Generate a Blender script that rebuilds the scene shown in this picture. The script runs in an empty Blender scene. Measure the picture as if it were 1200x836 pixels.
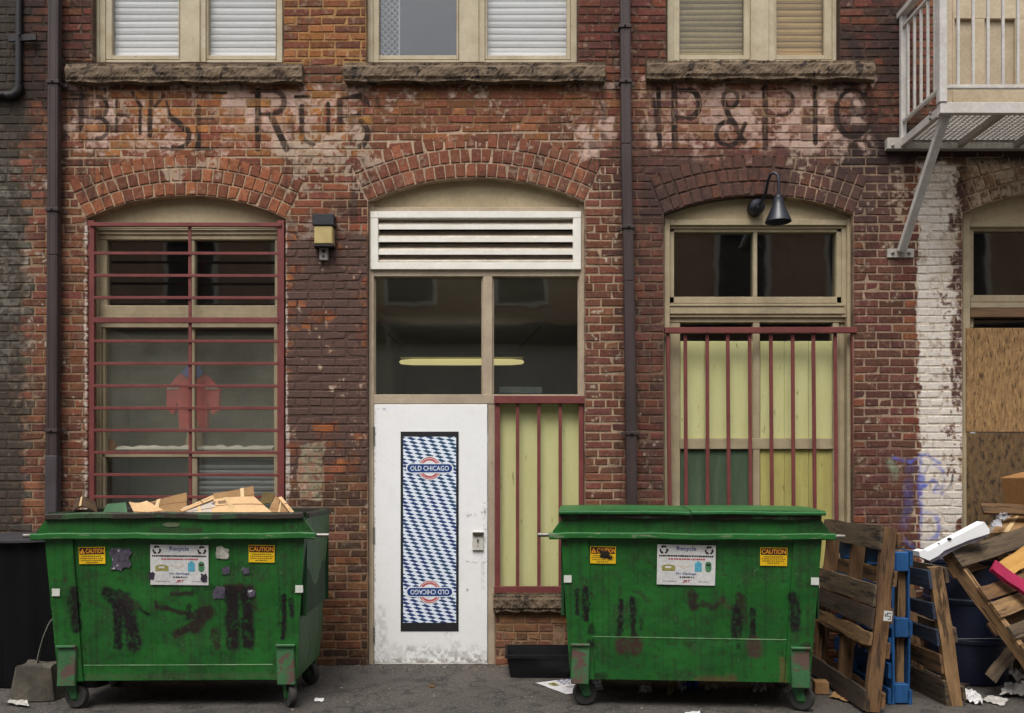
import bpy, bmesh, math, random
import numpy as np
from mathutils import Vector, Matrix
from mathutils.geometry import tessellate_polygon

R = math.radians
random.seed(7)
rng = np.random.default_rng(11)
scn = bpy.context.scene
COL = scn.collection

# ------------------------------------------------------------------ camera
F_PX, CAM_D, EYE, HORIZ = 1022.0, 7.0, 1.54, 555.0     # focal length in photo pixels, distance to the wall, eye height
cam_d = bpy.data.cameras.new('camera'); cam = bpy.data.objects.new('camera', cam_d); COL.objects.link(cam)
cam.location = (0, -CAM_D, EYE); cam.rotation_euler = (R(90), 0, 0)
cam_d.sensor_width = 36; cam_d.lens = 36 * F_PX / 1200
cam_d.shift_y = (HORIZ - 418) / 1200
cam_d.clip_end = 500
scn.camera = cam

# ------------------------------------------------------------------ sky, sun, exposure
SUN_EL, SUN_ROT = 60, 195
w = bpy.data.worlds.new('World'); scn.world = w; w.use_nodes = True
nt = w.node_tree; nt.nodes.clear()
out = nt.nodes.new('ShaderNodeOutputWorld'); bg = nt.nodes.new('ShaderNodeBackground')
sky = nt.nodes.new('ShaderNodeTexSky'); sky.sky_type = 'NISHITA'; sky.sun_disc = False
sky.sun_elevation = R(SUN_EL); sky.sun_rotation = R(SUN_ROT); sky.dust_density = 4; sky.ozone_density = 1
hs = nt.nodes.new('ShaderNodeHueSaturation'); hs.inputs['Saturation'].default_value = 0.22
bg.inputs['Strength'].default_value = 0.13
nt.links.new(sky.outputs[0], hs.inputs['Color']); nt.links.new(hs.outputs[0], bg.inputs['Color']); nt.links.new(bg.outputs[0], out.inputs[0])
sd = bpy.data.lights.new('sun', 'SUN'); sd.energy = 1.1; sd.angle = R(22); sd.color = (1.0, 0.95, 0.87)
sun = bpy.data.objects.new('sun', sd); COL.objects.link(sun)
_az = R(SUN_ROT)
_dir = Vector((math.sin(_az) * math.cos(R(SUN_EL)), math.cos(_az) * math.cos(R(SUN_EL)), math.sin(R(SUN_EL))))   # towards the sun
sun.rotation_euler = _dir.to_track_quat('Z', 'Y').to_euler()
scn.view_settings.view_transform = 'Standard'; scn.view_settings.look = 'None'
scn.view_settings.exposure = 0.80; scn.view_settings.gamma = 1

# ------------------------------------------------------------------ helpers
def P(px, py, Y=0.0):
    s = F_PX / (CAM_D + Y)
    return Vector(((px - 600) / s, Y, EYE - (py - HORIZ) / s))
def WX(px): return (px - 600) / 146.0
def WZ(py): return EYE - (py - HORIZ) / 146.0
def lin(c):
    return tuple(((v / 255) / 12.92 if v / 255 <= .04045 else ((v / 255 + .055) / 1.055) ** 2.4) for v in c[:3])
def rgba(c): return (*lin(c), 1.0)

CH_FACES = None
def chbox(c):
    """unit-corner chamfer box topology"""
    global CH_FACES
    if CH_FACES is None:
        ix = lambda sx, sy, sz, k: ((sx * 2 + sy) * 2 + sz) * 3 + k
        F = []
        for s in (0, 1):
            F.append([ix(s, 0, 0, 0), ix(s, 1, 0, 0), ix(s, 1, 1, 0), ix(s, 0, 1, 0)])
            F.append([ix(0, s, 0, 1), ix(1, s, 0, 1), ix(1, s, 1, 1), ix(0, s, 1, 1)])
            F.append([ix(0, 0, s, 2), ix(1, 0, s, 2), ix(1, 1, s, 2), ix(0, 1, s, 2)])
        for a in (0, 1):
            for b in (0, 1):
                F.append([ix(0, a, b, 1), ix(1, a, b, 1), ix(1, a, b, 2), ix(0, a, b, 2)])
                F.append([ix(a, 0, b, 0), ix(a, 1, b, 0), ix(a, 1, b, 2), ix(a, 0, b, 2)])
                F.append([ix(a, b, 0, 0), ix(a, b, 1, 0), ix(a, b, 1, 1), ix(a, b, 0, 1)])
                for d in (0, 1): F.append([ix(a, b, d, 0), ix(a, b, d, 1), ix(a, b, d, 2)])
        CH_FACES = F
    return CH_FACES

class MB:
    def __init__(s): s.v = []; s.f = []; s.m = []; s.tag_col = []
    def add(s, verts, faces, mi=0):
        n = len(s.v); s.v.extend([tuple(v) for v in verts])
        for f in faces: s.f.append([i + n for i in f]); s.m.append(mi)
        return s
    def obox(s, c, ax, ay, az, mi=0, ch=0.0):
        """box: centre c, half-extent vectors ax, ay, az, chamfer ch"""
        c, ax, ay, az = Vector(c), Vector(ax), Vector(ay), Vector(az)
        if ch <= 0:
            vs = [c + sx * ax + sy * ay + sz * az for sx in (-1, 1) for sy in (-1, 1) for sz in (-1, 1)]
            return s.add(vs, [[0, 1, 3, 2], [4, 6, 7, 5], [0, 4, 5, 1], [2, 3, 7, 6], [0, 2, 6, 4], [1, 5, 7, 3]], mi)
        lx, ly, lz = ax.length, ay.length, az.length
        k = min(ch, .45 * min(lx, ly, lz)); kx, ky, kz = 1 - k / lx, 1 - k / ly, 1 - k / lz
        vs = []
        for sx in (-1, 1):
            for sy in (-1, 1):
                for sz in (-1, 1):
                    vs += [c + sx * ax + sy * ky * ay + sz * kz * az, c + sx * kx * ax + sy * ay + sz * kz * az, c + sx * kx * ax + sy * ky * ay + sz * az]
        return s.add(vs, chbox(k), mi)
    def box(s, x0, x1, y0, y1, z0, z1, mi=0, ch=0.0):
        return s.obox(((x0 + x1) / 2, (y0 + y1) / 2, (z0 + z1) / 2), ((x1 - x0) / 2, 0, 0), (0, (y1 - y0) / 2, 0), (0, 0, (z1 - z0) / 2), mi, ch)
    def pxbox(s, px0, px1, py0, py1, Y0, Y1, mi=0, ch=0.003):
        """box whose front face (at depth Y0) fills the photo rectangle"""
        a, b = P(px0, py1, Y0), P(px1, py0, Y0)
        return s.box(a.x, b.x, Y0, Y1, a.z, b.z, mi, ch)
    def bar(s, p, q, w, h, up=(0, 0, 1), mi=0, ch=0.002):
        p, q = Vector(p), Vector(q); d = (q - p); L = d.length; d.normalize()
        u = Vector(up)
        if abs(d.dot(u)) > .97: u = Vector((0, 1, 0))
        sd_ = d.cross(u).normalized(); u2 = sd_.cross(d).normalized()
        return s.obox((p + q) / 2, d * L / 2, sd_ * w / 2, u2 * h / 2, mi, ch)
    def tube(s, pts, r, n=10, mi=0, caps=True):
        pts = [Vector(p) for p in pts]; rs = r if isinstance(r, (list, tuple)) else [r] * len(pts)
        vs, fs = [], []; prev = None
        for i, p in enumerate(pts):
            d = (pts[min(i + 1, len(pts) - 1)] - pts[max(i - 1, 0)]).normalized()
            if prev is None:
                a = d.cross(Vector((0, 0, 1)) if abs(d.z) < .9 else Vector((1, 0, 0))).normalized()
            else: a = (prev - d * prev.dot(d)).normalized()
            prev = a; b = d.cross(a)
            for k in range(n):
                t = 2 * math.pi * k / n; vs.append(p + (a * math.cos(t) + b * math.sin(t)) * rs[i])
        for i in range(len(pts) - 1):
            for k in range(n): fs.append([i * n + k, i * n + (k + 1) % n, (i + 1) * n + (k + 1) % n, (i + 1) * n + k])
        if caps: fs += [list(range(n))[::-1], list(range((len(pts) - 1) * n, len(pts) * n))]
        return s.add(vs, fs, mi)
    def lathe(s, prof, M=Matrix.Identity(4), n=24, mi=0, cap=True):
        vs, fs = [], []
        for r_, z_ in prof:
            for k in range(n):
                t = 2 * math.pi * k / n; vs.append(M @ Vector((r_ * math.cos(t), r_ * math.sin(t), z_)))
        for i in range(len(prof) - 1):
            for k in range(n): fs.append([i * n + k, i * n + (k + 1) % n, (i + 1) * n + (k + 1) % n, (i + 1) * n + k])
        if cap: fs += [list(range(n))[::-1], list(range((len(prof) - 1) * n, len(prof) * n))]
        return s.add(vs, fs, mi)
    def prism(s, poly, y0, y1, mi=0):
        """poly: (x, z) points, extruded from y0 to y1"""
        n = len(poly); tr = tessellate_polygon([[Vector((x, z, 0)) for x, z in poly]])
        vs = [(x, y0, z) for x, z in poly] + [(x, y1, z) for x, z in poly]
        fs = [list(t) for t in tr] + [[i + n for i in t] for t in tr] + [[i, (i + 1) % n, n + (i + 1) % n, n + i] for i in range(n)]
        return s.add(vs, fs, mi)
    def quad(s, a, b, c, d, mi=0): return s.add([a, b, c, d], [[0, 1, 2, 3]], mi)
    def sheet(s, fn, nu, nv, t=0.0, mi=0):
        """grid surface fn(u, v) -> point; t > 0 gives it thickness along its normal"""
        g = [[Vector(fn(i / nu, j / nv)) for i in range(nu + 1)] for j in range(nv + 1)]
        idx = lambda i, j, k=0: k * (nu + 1) * (nv + 1) + j * (nu + 1) + i
        vs = [g[j][i] for j in range(nv + 1) for i in range(nu + 1)]
        fs = [[idx(i, j), idx(i + 1, j), idx(i + 1, j + 1), idx(i, j + 1)] for j in range(nv) for i in range(nu)]
        if t > 0:
            nm = (g[0][nu] - g[0][0]).cross(g[nv][0] - g[0][0]).normalized()
            vs += [p + nm * t for p in vs]
            fs += [[idx(i, j + 1, 1), idx(i + 1, j + 1, 1), idx(i + 1, j, 1), idx(i, j, 1)] for j in range(nv) for i in range(nu)]
            for i in range(nu): fs += [[idx(i, 0), idx(i, 0, 1), idx(i + 1, 0, 1), idx(i + 1, 0)], [idx(i, nv), idx(i + 1, nv), idx(i + 1, nv, 1), idx(i, nv, 1)]]
            for j in range(nv): fs += [[idx(0, j), idx(0, j + 1), idx(0, j + 1, 1), idx(0, j, 1)], [idx(nu, j), idx(nu, j, 1), idx(nu, j + 1, 1), idx(nu, j + 1)]]
        return s.add(vs, fs, mi)
    def text(s, body, h, cx, cz, y, mi=0, wid=None, rot=0.0, bold=0.0, shear=0.0):
        """flat lettering in the XZ plane facing -Y, centred on (cx, cz); wid = total width to fit"""
        cu = bpy.data.curves.new('txt', 'FONT'); cu.body = body; cu.size = 1; cu.offset = bold; cu.shear = shear; cu.resolution_u = 3
        o = bpy.data.objects.new('txt', cu); COL.objects.link(o)
        me = o.evaluated_get(bpy.context.evaluated_depsgraph_get()).to_mesh()
        vs = [v.co.copy() for v in me.vertices]; fs = [list(p.vertices) for p in me.polygons]
        bpy.data.objects.remove(o); bpy.data.curves.remove(cu)
        if not vs: return s
        x0, x1 = min(v.x for v in vs), max(v.x for v in vs); y0, y1 = min(v.y for v in vs), max(v.y for v in vs)
        ky = h / (y1 - y0); kx = (wid / (x1 - x0)) if wid else ky; c_, s_ = math.cos(rot), math.sin(rot)
        res = []
        for v in vs:
            a, b = (v.x - (x0 + x1) / 2) * kx, (v.y - (y0 + y1) / 2) * ky
            res.append((cx + a * c_ - b * s_, y, cz + a * s_ + b * c_))
        return s.add(res, fs, mi)
    def build(s, name, mats, parent=None, off=(0, 0, 0), smooth=False, recalc=True):
        me = bpy.data.meshes.new(name); o_ = Vector(off)
        me.from_pydata([tuple(Vector(v) - o_) for v in s.v], [], s.f)
        mats = mats if isinstance(mats, (list, tuple)) else [mats]
        for m in mats: me.materials.append(m)
        if len(mats) > 1: me.polygons.foreach_set('material_index', s.m)
        if recalc:
            b = bmesh.new(); b.from_mesh(me); bmesh.ops.recalc_face_normals(b, faces=b.faces); b.to_mesh(me); b.free()
        if smooth:
            me.polygons.foreach_set('use_smooth', [True] * len(me.polygons)); me.set_sharp_from_angle(angle=R(40))
        o = bpy.data.objects.new(name, me); COL.objects.link(o)
        if parent is not None: o.parent = parent
        return o

def tag(o, label=None, cat=None, group=None, kind=None):
    if label: o['label'] = label
    if cat: o['category'] = cat
    if group: o['group'] = group
    if kind: o['kind'] = kind
    return o
def thing(name, label, cat, loc=(0, 0, 0), group=None, rot=(0, 0, 0)):
    o = bpy.data.objects.new(name, None); COL.objects.link(o); o.location = loc; o.rotation_euler = rot
    o.empty_display_size = .1
    return tag(o, label, cat, group)
def link_mesh(name, me, parent=None, loc=(0, 0, 0)):
    o = bpy.data.objects.new(name, me); COL.objects.link(o); o.location = loc
    if parent is not None: o.parent = parent
    return o

# ------------------------------------------------------------------ materials
def N(nt, typ, **kw):
    n = nt.nodes.new(typ)
    for k, v in kw.items(): setattr(n, k, v)
    return n
def mixcol(nt, fac, a, b, blend='MIX'):
    m = N(nt, 'ShaderNodeMix', data_type='RGBA', blend_type=blend)
    for sock, val in ((m.inputs[0], fac), (m.inputs[6], a), (m.inputs[7], b)):
        if hasattr(val, 'is_linked'): nt.links.new(val, sock)
        else: sock.default_value = val
    return m.outputs[2]
def math_(nt, op, a, b=0.0, clamp=False):
    m = N(nt, 'ShaderNodeMath', operation=op, use_clamp=clamp)
    for sock, val in ((m.inputs[0], a), (m.inputs[1], b)):
        if hasattr(val, 'is_linked'): nt.links.new(val, sock)
        else: sock.default_value = val
    return m.outputs[0]
def ramp(nt, src, p0, p1, c0=(0, 0, 0, 1), c1=(1, 1, 1, 1)):
    r_ = N(nt, 'ShaderNodeValToRGB'); e = r_.color_ramp.elements
    e[0].position, e[1].position = p0, p1; e[0].color, e[1].color = c0, c1
    nt.links.new(src, r_.inputs[0]); return r_.outputs[0]
def base_nt(name):
    m = bpy.data.materials.new(name); m.use_nodes = True; nt = m.node_tree; nt.nodes.clear()
    o = N(nt, 'ShaderNodeOutputMaterial'); b = N(nt, 'ShaderNodeBsdfPrincipled'); nt.links.new(b.outputs[0], o.inputs[0])
    return m, nt, b, o
def noise(nt, vec, scale, detail=5, rough=.6, dist=0.0):
    n = N(nt, 'ShaderNodeTexNoise'); n.inputs['Scale'].default_value = scale; n.inputs['Detail'].default_value = detail
    n.inputs['Roughness'].default_value = rough; n.inputs['Distortion'].default_value = dist
    nt.links.new(vec, n.inputs['Vector']); return n.outputs['Fac']
def mat(name, c1, c2=None, scale=6, rough=.75, stretch=(1, 1, 1), bump=.15, bscale=40, c3=None, c3t=.62, c3scale=14, metal=0.0, rnd=0.0, spec=.35, world=False, soft=.18, img=None, imgmap=None, grain=.3, dent=0.0):
    m, nt, b, o = base_nt(name)
    tc = N(nt, 'ShaderNodeTexCoord'); oi = N(nt, 'ShaderNodeObjectInfo'); geo = N(nt, 'ShaderNodeNewGeometry')
    add = N(nt, 'ShaderNodeVectorMath', operation='ADD')
    nt.links.new(geo.outputs['Position'] if world else tc.outputs['Object'], add.inputs[0])
    if not world:
        mul = math_(nt, 'MULTIPLY', oi.outputs['Random'], 37.0); nt.links.new(mul, add.inputs[1])
    mp = N(nt, 'ShaderNodeMapping'); mp.inputs['Scale'].default_value = stretch; nt.links.new(add.outputs[0], mp.inputs['Vector'])
    v = mp.outputs[0]
    n1 = noise(nt, v, scale)
    col = mixcol(nt, ramp(nt, n1, .5 - soft, .5 + soft), rgba(c1), rgba(c2 or c1))
    fine = noise(nt, v, bscale, 4, .7)
    col = mixcol(nt, grain, col, mixcol(nt, 1.0, col, ramp(nt, fine, .25, .75, (.45, .45, .45, 1), (1.5, 1.5, 1.5, 1)), 'MULTIPLY'))
    if c3 is not None:
        n3 = noise(nt, v, c3scale, 6, .65, .3)
        col = mixcol(nt, ramp(nt, n3, c3t, c3t + .06), col, rgba(c3))
    if img is not None:
        sep = N(nt, 'ShaderNodeSeparateXYZ'); nt.links.new(geo.outputs['Position'] if world else tc.outputs['Object'], sep.inputs[0])
        (x0, x1), (z0, z1) = imgmap
        cb = N(nt, 'ShaderNodeCombineXYZ')
        nt.links.new(math_(nt, 'DIVIDE', math_(nt, 'SUBTRACT', sep.outputs[0], x0), x1 - x0), cb.inputs[0])
        nt.links.new(math_(nt, 'DIVIDE', math_(nt, 'SUBTRACT', sep.outputs[2], z0), z1 - z0), cb.inputs[1])
        ti = N(nt, 'ShaderNodeTexImage', image=img, extension='EXTEND'); nt.links.new(cb.outputs[0], ti.inputs[0])
        col = mixcol(nt, ti.outputs['Alpha'], col, ti.outputs['Color'])
    if rnd > 0:
        h = N(nt, 'ShaderNodeHueSaturation'); nt.links.new(col, h.inputs['Color'])
        nt.links.new(math_(nt, 'MULTIPLY_ADD', oi.outputs['Random'], rnd), h.inputs['Value'])
        h.inputs['Value'].links[0].from_node.inputs[2].default_value = 1 - rnd / 2
        col = h.outputs[0]
    nt.links.new(col, b.inputs['Base Color'])
    b.inputs['Roughness'].default_value = rough; b.inputs['Metallic'].default_value = metal; b.inputs['Specular IOR Level'].default_value = spec
    if dent > 0:
        nd = noise(nt, tc.outputs['Object'], 3.2, 3, .5); db = N(nt, 'ShaderNodeBump'); db.inputs['Strength'].default_value = dent; db.inputs['Distance'].default_value = .06
        nt.links.new(nd, db.inputs['Height'])
    if bump > 0:
        bp = N(nt, 'ShaderNodeBump'); bp.inputs['Strength'].default_value = bump; bp.inputs['Distance'].default_value = .01
        nt.links.new(math_(nt, 'ADD', n1, fine), bp.inputs['Height']); nt.links.new(bp.outputs[0], b.inputs['Normal'])
        if dent > 0: nt.links.new(db.outputs[0], bp.inputs['Normal'])
    return m
def glass(name, tint=(200, 205, 205), dirt=0.0, dirtcol=(110, 110, 95), boost=1.5, wav=.02):
    m, nt, b, o = base_nt(name); nt.nodes.remove(b)
    tr = N(nt, 'ShaderNodeBsdfTransparent'); tr.inputs[0].default_value = rgba(tint)
    gl = N(nt, 'ShaderNodeBsdfGlossy'); gl.inputs['Roughness'].default_value = .03
    tc = N(nt, 'ShaderNodeTexCoord'); nz = noise(nt, tc.outputs['Object'], 2.2, 2)
    bp = N(nt, 'ShaderNodeBump'); bp.inputs['Strength'].default_value = wav; bp.inputs['Distance'].default_value = .2
    nt.links.new(nz, bp.inputs['Height']); nt.links.new(bp.outputs[0], gl.inputs['Normal'])
    fr = N(nt, 'ShaderNodeFresnel'); g2 = N(nt, 'ShaderNodeNewGeometry')      # thin sheet: the same reflection from both sides
    nt.links.new(math_(nt, 'SUBTRACT', 1.5, math_(nt, 'MULTIPLY', g2.outputs['Backfacing'], 1.5 - 1 / 1.5)), fr.inputs[0])
    fac = math_(nt, 'MULTIPLY', fr.outputs[0], boost, True)
    mx = N(nt, 'ShaderNodeMixShader'); nt.links.new(fac, mx.inputs[0]); nt.links.new(tr.outputs[0], mx.inputs[1]); nt.links.new(gl.outputs[0], mx.inputs[2])
    last = mx.outputs[0]
    if dirt > 0:
        df = N(nt, 'ShaderNodeBsdfDiffuse'); df.inputs[0].default_value = rgba(dirtcol)
        n2 = noise(nt, tc.outputs['Object'], 2.6, 7, .6)
        m2 = N(nt, 'ShaderNodeMixShader'); nt.links.new(math_(nt, 'MULTIPLY', ramp(nt, n2, .1, .95), dirt * 1.9, True), m2.inputs[0])
        nt.links.new(last, m2.inputs[1]); nt.links.new(df.outputs[0], m2.inputs[2]); last = m2.outputs[0]
    nt.links.new(last, o.inputs[0])
    return m

# ------------------------------------------------------------------ painted maps, computed here as arrays
def vnoise(h, w, cell, seed):
    g = np.random.default_rng(seed).random((int(h / cell) + 3, int(w / cell) + 3)).astype(np.float32)
    y = np.arange(h, dtype=np.float32) / cell; x = np.arange(w, dtype=np.float32) / cell
    yi, xi = y.astype(int), x.astype(int); fy, fx = y - yi, x - xi
    fy = fy * fy * (3 - 2 * fy); fx = fx * fx * (3 - 2 * fx)
    a = g[yi][:, xi] * (1 - fx) + g[yi][:, xi + 1] * fx
    b = g[yi + 1][:, xi] * (1 - fx) + g[yi + 1][:, xi + 1] * fx
    return a * (1 - fy)[:, None] + b * fy[:, None]
def fbm(h, w, cell, octv=4, seed=0):
    t = np.zeros((h, w), np.float32); amp = 1.0
    for k in range(octv):
        if cell < 1.2: break
        t += amp * (vnoise(h, w, cell, seed * 31 + k) - .5); amp *= .6; cell /= 2
    return t / t.std()
class Layer:
    """RGBA paint layer in photo-pixel units; row 0 = bottom"""
    def __init__(s, x0, x1, y0, y1, res):
        s.x0, s.y1, s.res = x0, y1, res
        s.w, s.h = int((x1 - x0) * res), int((y1 - y0) * res)
        s.rgb = np.zeros((s.h, s.w, 3), np.float32) + .3; s.a = np.zeros((s.h, s.w), np.float32)
        s.X = (x0 + (np.arange(s.w) + .5) / res).astype(np.float32)[None, :]
        s.Y = (y1 - (np.arange(s.h) + .5) / res).astype(np.float32)[:, None]
    def win(s, x0, x1, y0, y1):
        i0, i1 = max(0, int((x0 - s.x0) * s.res)), min(s.w, int((x1 - s.x0) * s.res) + 1)
        j0, j1 = max(0, int((s.y1 - y1) * s.res)), min(s.h, int((s.y1 - y0) * s.res) + 1)
        return slice(j0, max(j0, j1)), slice(i0, max(i0, i1))
    def over(s, sl, col, al):
        al = np.clip(al, 0, 1); c = np.array(col, np.float32) / 255
        a0 = s.a[sl]; ao = al + a0 * (1 - al); k = np.where(ao > 1e-5, al / np.maximum(ao, 1e-5), 1.0)[..., None]
        s.rgb[sl] = s.rgb[sl] * (1 - k) + c * k; s.a[sl] = ao
    def rect(s, x0, x1, y0, y1, soft=4, wob=None):
        """(slice, soft mask) of a rectangle; wob = array of edge displacement"""
        sl = s.win(x0 - 3 * soft - 8, x1 + 3 * soft + 8, y0 - 3 * soft - 8, y1 + 3 * soft + 8)
        X, Y = s.X[:, sl[1]], s.Y[sl[0]]; d = wob[sl] if wob is not None else 0
        m = np.minimum(np.minimum(X - x0, x1 - X), np.minimum(Y - y0, y1 - Y)) + d
        return sl, np.clip(m / soft + .5, 0, 1)
    def stroke(s, pts, wd, soft=1.0, wob=None):
        xs, ys = [p[0] for p in pts], [p[1] for p in pts]; q = wd + 6
        sl = s.win(min(xs) - q, max(xs) + q, min(ys) - q, max(ys) + q)
        X, Y = s.X[:, sl[1]], s.Y[sl[0]]; D = np.full((Y.shape[0], X.shape[1]), 1e9, np.float32)
        for (ax, ay), (bx_, by) in zip(pts, pts[1:]):
            dx, dy = bx_ - ax, by - ay; L2 = max(dx * dx + dy * dy, 1e-6)
            t = np.clip(((X - ax) * dx + (Y - ay) * dy) / L2, 0, 1)
            D = np.minimum(D, np.hypot(X - ax - t * dx, Y - ay - t * dy))
        if wob is not None: D = D + wob[sl]
        return sl, np.clip((wd / 2 - D) / soft + .5, 0, 1)
    def image(s, name):
        im = bpy.data.images.new(name, s.w, s.h, alpha=True); im.alpha_mode = 'CHANNEL_PACKED'
        arr = np.concatenate([s.rgb, s.a[..., None]], 2)          # row 0 = bottom of the photo = bottom of the image
        im.pixels.foreach_set(np.ascontiguousarray(np.clip(arr, 0, 1), np.float32).ravel()); im.pack()
        return im
# ================================================================== THE FACADE
building = thing('brick_building', 'old red brick building with arched windows, ghost sign and white steel door', 'building')
CH_ = .0668                                        # course height
WALL_X0, WALL_X1, WALL_Z1 = -6.4, 7.4, 6.2
# openings in photo pixels at the wall plane
RECTS = [  # x0, x1, y0, y1
    (108, 332, -100, 74), (429, 677, -100, 74), (781, 984, -100, 74),          # upper windows
    (104, 334, 256, 692), (431, 685, 236, 718), (431, 580, 700, 790), (778, 1000, 251, 692), (1128, 1352, 250, 692),
    (1108, 1290, -100, 166),                                                   # balcony door
]
SILLS = [(76, 354, 73, 96), (402, 709, 72, 95), (757, 1025, 70, 92)]
# arches: centre x, crown y, spring y, half chord, ring count, rowlock thickness
ARCH = [dict(cx=218, crown=229, spring=256, half=117, rings=3, th=16), dict(cx=558, crown=208, spring=236, half=127, rings=3, th=17),
        dict(cx=889, crown=229, spring=251, half=111, rings=3, th=16), dict(cx=1240, crown=225, spring=250, half=112, rings=3, th=16)]
for A in ARCH:
    h = A['spring'] - A['crown']; A['R'] = (A['half'] ** 2 + h * h) / (2 * h); A['cy'] = A['crown'] + A['R']
    A['ang'] = math.asin(A['half'] / A['R']); A['Ro'] = A['R'] + A['rings'] * A['th']
def arch_span(A, py):
    """half width in pixels that the opening and its brick rings block at height py, or None"""
    dy = A['cy'] - py
    if py >= A['spring']: return None
    y_end = A['cy'] - A['Ro'] * math.cos(A['ang'])
    if py > y_end: return dy * math.tan(A['ang'])
    v = A['Ro'] ** 2 - dy * dy
    return math.sqrt(v) if v > 0 else None

# ---- brick colour by zone (photo pixels)
BZ = [((-200, 1400, -200, 900), [(112, 60, 46), (98, 52, 42), (122, 68, 50), (88, 48, 40)]),
      ((27, 110, -200, 130), [(85, 45, 38), (70, 42, 36), (60, 38, 33), (98, 50, 40)]),
      ((332, 430, -200, 76), [(124, 74, 44), (108, 60, 40), (90, 48, 38), (136, 86, 50), (104, 54, 40)]),
      ((676, 782, -200, 76), [(88, 44, 38), (78, 42, 38), (104, 52, 42)]),
      ((75, 430, 90, 182), [(124, 70, 44), (142, 88, 46), (106, 58, 42), (152, 96, 54), (112, 60, 46)]),
      ((430, 720, 75, 170), [(120, 70, 50), (106, 58, 44), (130, 80, 52), (96, 54, 44), (116, 64, 46)]),
      ((27, 104, 120, 640), [(110, 62, 48), (98, 56, 46), (86, 50, 43), (122, 74, 54)]),
      ((686, 728, 160, 700), [(100, 57, 48), (110, 66, 54), (86, 49, 43), (104, 60, 48)]),
      ((728, 784, 160, 700), [(92, 50, 44), (80, 44, 40), (104, 58, 50), (72, 42, 40)]),
      ((742, 1060, 75, 182), [(108, 64, 50), (120, 76, 60), (98, 56, 48), (86, 50, 44)]),
      ((984, 1075, -200, 200), [(80, 44, 38), (62, 38, 36), (100, 52, 42), (54, 38, 36), (92, 46, 38)]),
      ((1000, 1075, 200, 700), [(86, 48, 44), (74, 43, 40), (95, 55, 48), (80, 46, 42)]),
      ((334, 436, 262, 560), [(112, 62, 44), (150, 84, 44), (130, 70, 46), (96, 56, 46)]),
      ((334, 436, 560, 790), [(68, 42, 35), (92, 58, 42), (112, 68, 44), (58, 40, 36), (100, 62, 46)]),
      ((570, 700, 700, 790), [(108, 70, 54), (126, 84, 60), (96, 62, 50)]),
      ((-200, 27, -200, 900), [(72, 64, 57), (58, 52, 48), (84, 76, 68), (50, 46, 43)])]
def grade(c): return (c[0] * 1.02 + 5, c[1] * 1.06 + 6, c[2] * 1.05 + 4)
def brick_col(px, py, r_):
    x, y = px + r_.uniform(-9, 9), py + r_.uniform(-7, 7); pal = BZ[0][1]
    for (x0, x1, y0, y1), p_ in BZ:
        if x0 <= x < x1 and y0 <= y < y1: pal = p_
    c = r_.choice(pal); mean = [sum(q[i] for q in pal) / len(pal) for i in range(3)]; c = [.72 * a + .28 * b for a, b in zip(c, mean)]
    c = grade(c); c = [.92 * v + .08 * q for v, q in zip(c, (110, 74, 58))]; k = r_.uniform(.90, 1.12)
    return tuple(max(0, min(255, v * k + r_.uniform(-4, 4))) for v in c)

# ---- lay the courses
def split_segment(segs, hx0, hx1, hz0, hz1):
    res = []
    for sg in segs:
        xl, xr, za, zb = sg
        if hx1 <= xl or hx0 >= xr or hz1 <= za + .004 or hz0 >= zb - .004: res.append(sg); continue
        if hx0 > xl: res.append((xl, hx0, za, zb))
        if hx1 < xr: res.append((hx1, xr, za, zb))
        a, b = max(xl, hx0), min(xr, hx1)
        if hz0 - za > .018: res.append((a, b, za, min(hz0, zb)))
        if zb - hz1 > .018: res.append((a, b, max(hz1, za), zb))
    return res
bricks = []          # (corner list (x, z) x4, full_stretcher)
rb = random.Random(5)
BOX = [(WX(a), WX(b), WZ(d), WZ(c)) for a, b, c, d in RECTS] + [(WX(a), WX(b), WZ(d), WZ(c)) for a, b, c, d in SILLS] + [(WX(576), WX(686), WZ(718), WZ(694)), (WX(649), WX(661), WZ(757), WZ(734))]
k = 0
while k * CH_ < WALL_Z1:
    za, zb = k * CH_, (k + 1) * CH_
    segs = [(WALL_X0, WALL_X1, za, zb)]
    for hb in BOX: segs = split_segment(segs, *hb)
    for A in ARCH:
        pa, pb = 780 - za * 146, 780 - zb * 146
        wa, wb = arch_span(A, pa), arch_span(A, pb)
        if pa > A['spring'] and wb is not None: wa = max(wb, A['half'])
        if wa is None and wb is None: continue
        cxw = WX(A['cx']); half = max((wb or 0), A['half'] if pb > A['spring'] - 8 else 0) / 146
        segs = split_segment(segs, cxw - half + .012, cxw + half - .012, za - .1, zb + .1) if half > .03 else segs
    header = (k % 7 == 3)
    pitch = .104 if header else .2025
    off = (0.03 if header else (k % 2) * .101) + rb.uniform(-.012, .012)
    for xl, xr, a, b in segs:
        if xr - xl < .03: continue
        n0 = math.floor((xl - off) / pitch); xs = [xl]; x = off + (n0 + 1) * pitch
        while x < xr:
            if x - xs[-1] > .035 and xr - x > .035: xs.append(x + rb.uniform(-.006, .006))
            x += pitch
        xs.append(xr)
        for x0, x1 in zip(xs, xs[1:]):
            j = .0046
            full = (not header) and abs(x1 - x0 - pitch) < .015 and abs(b - a - CH_) < .002
            wv_ = .0042 * math.sin(1.3 * x0 + k * .9) + .0025 * math.sin(4.1 * x0 + k * 1.7); dz = [rb.uniform(-.0018, .0018) + wv_ for _ in range(2)]
            bricks.append(((x0 + j, x1 - j, a + j + dz[0], b - j + dz[1]), full))
    k += 1

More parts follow.
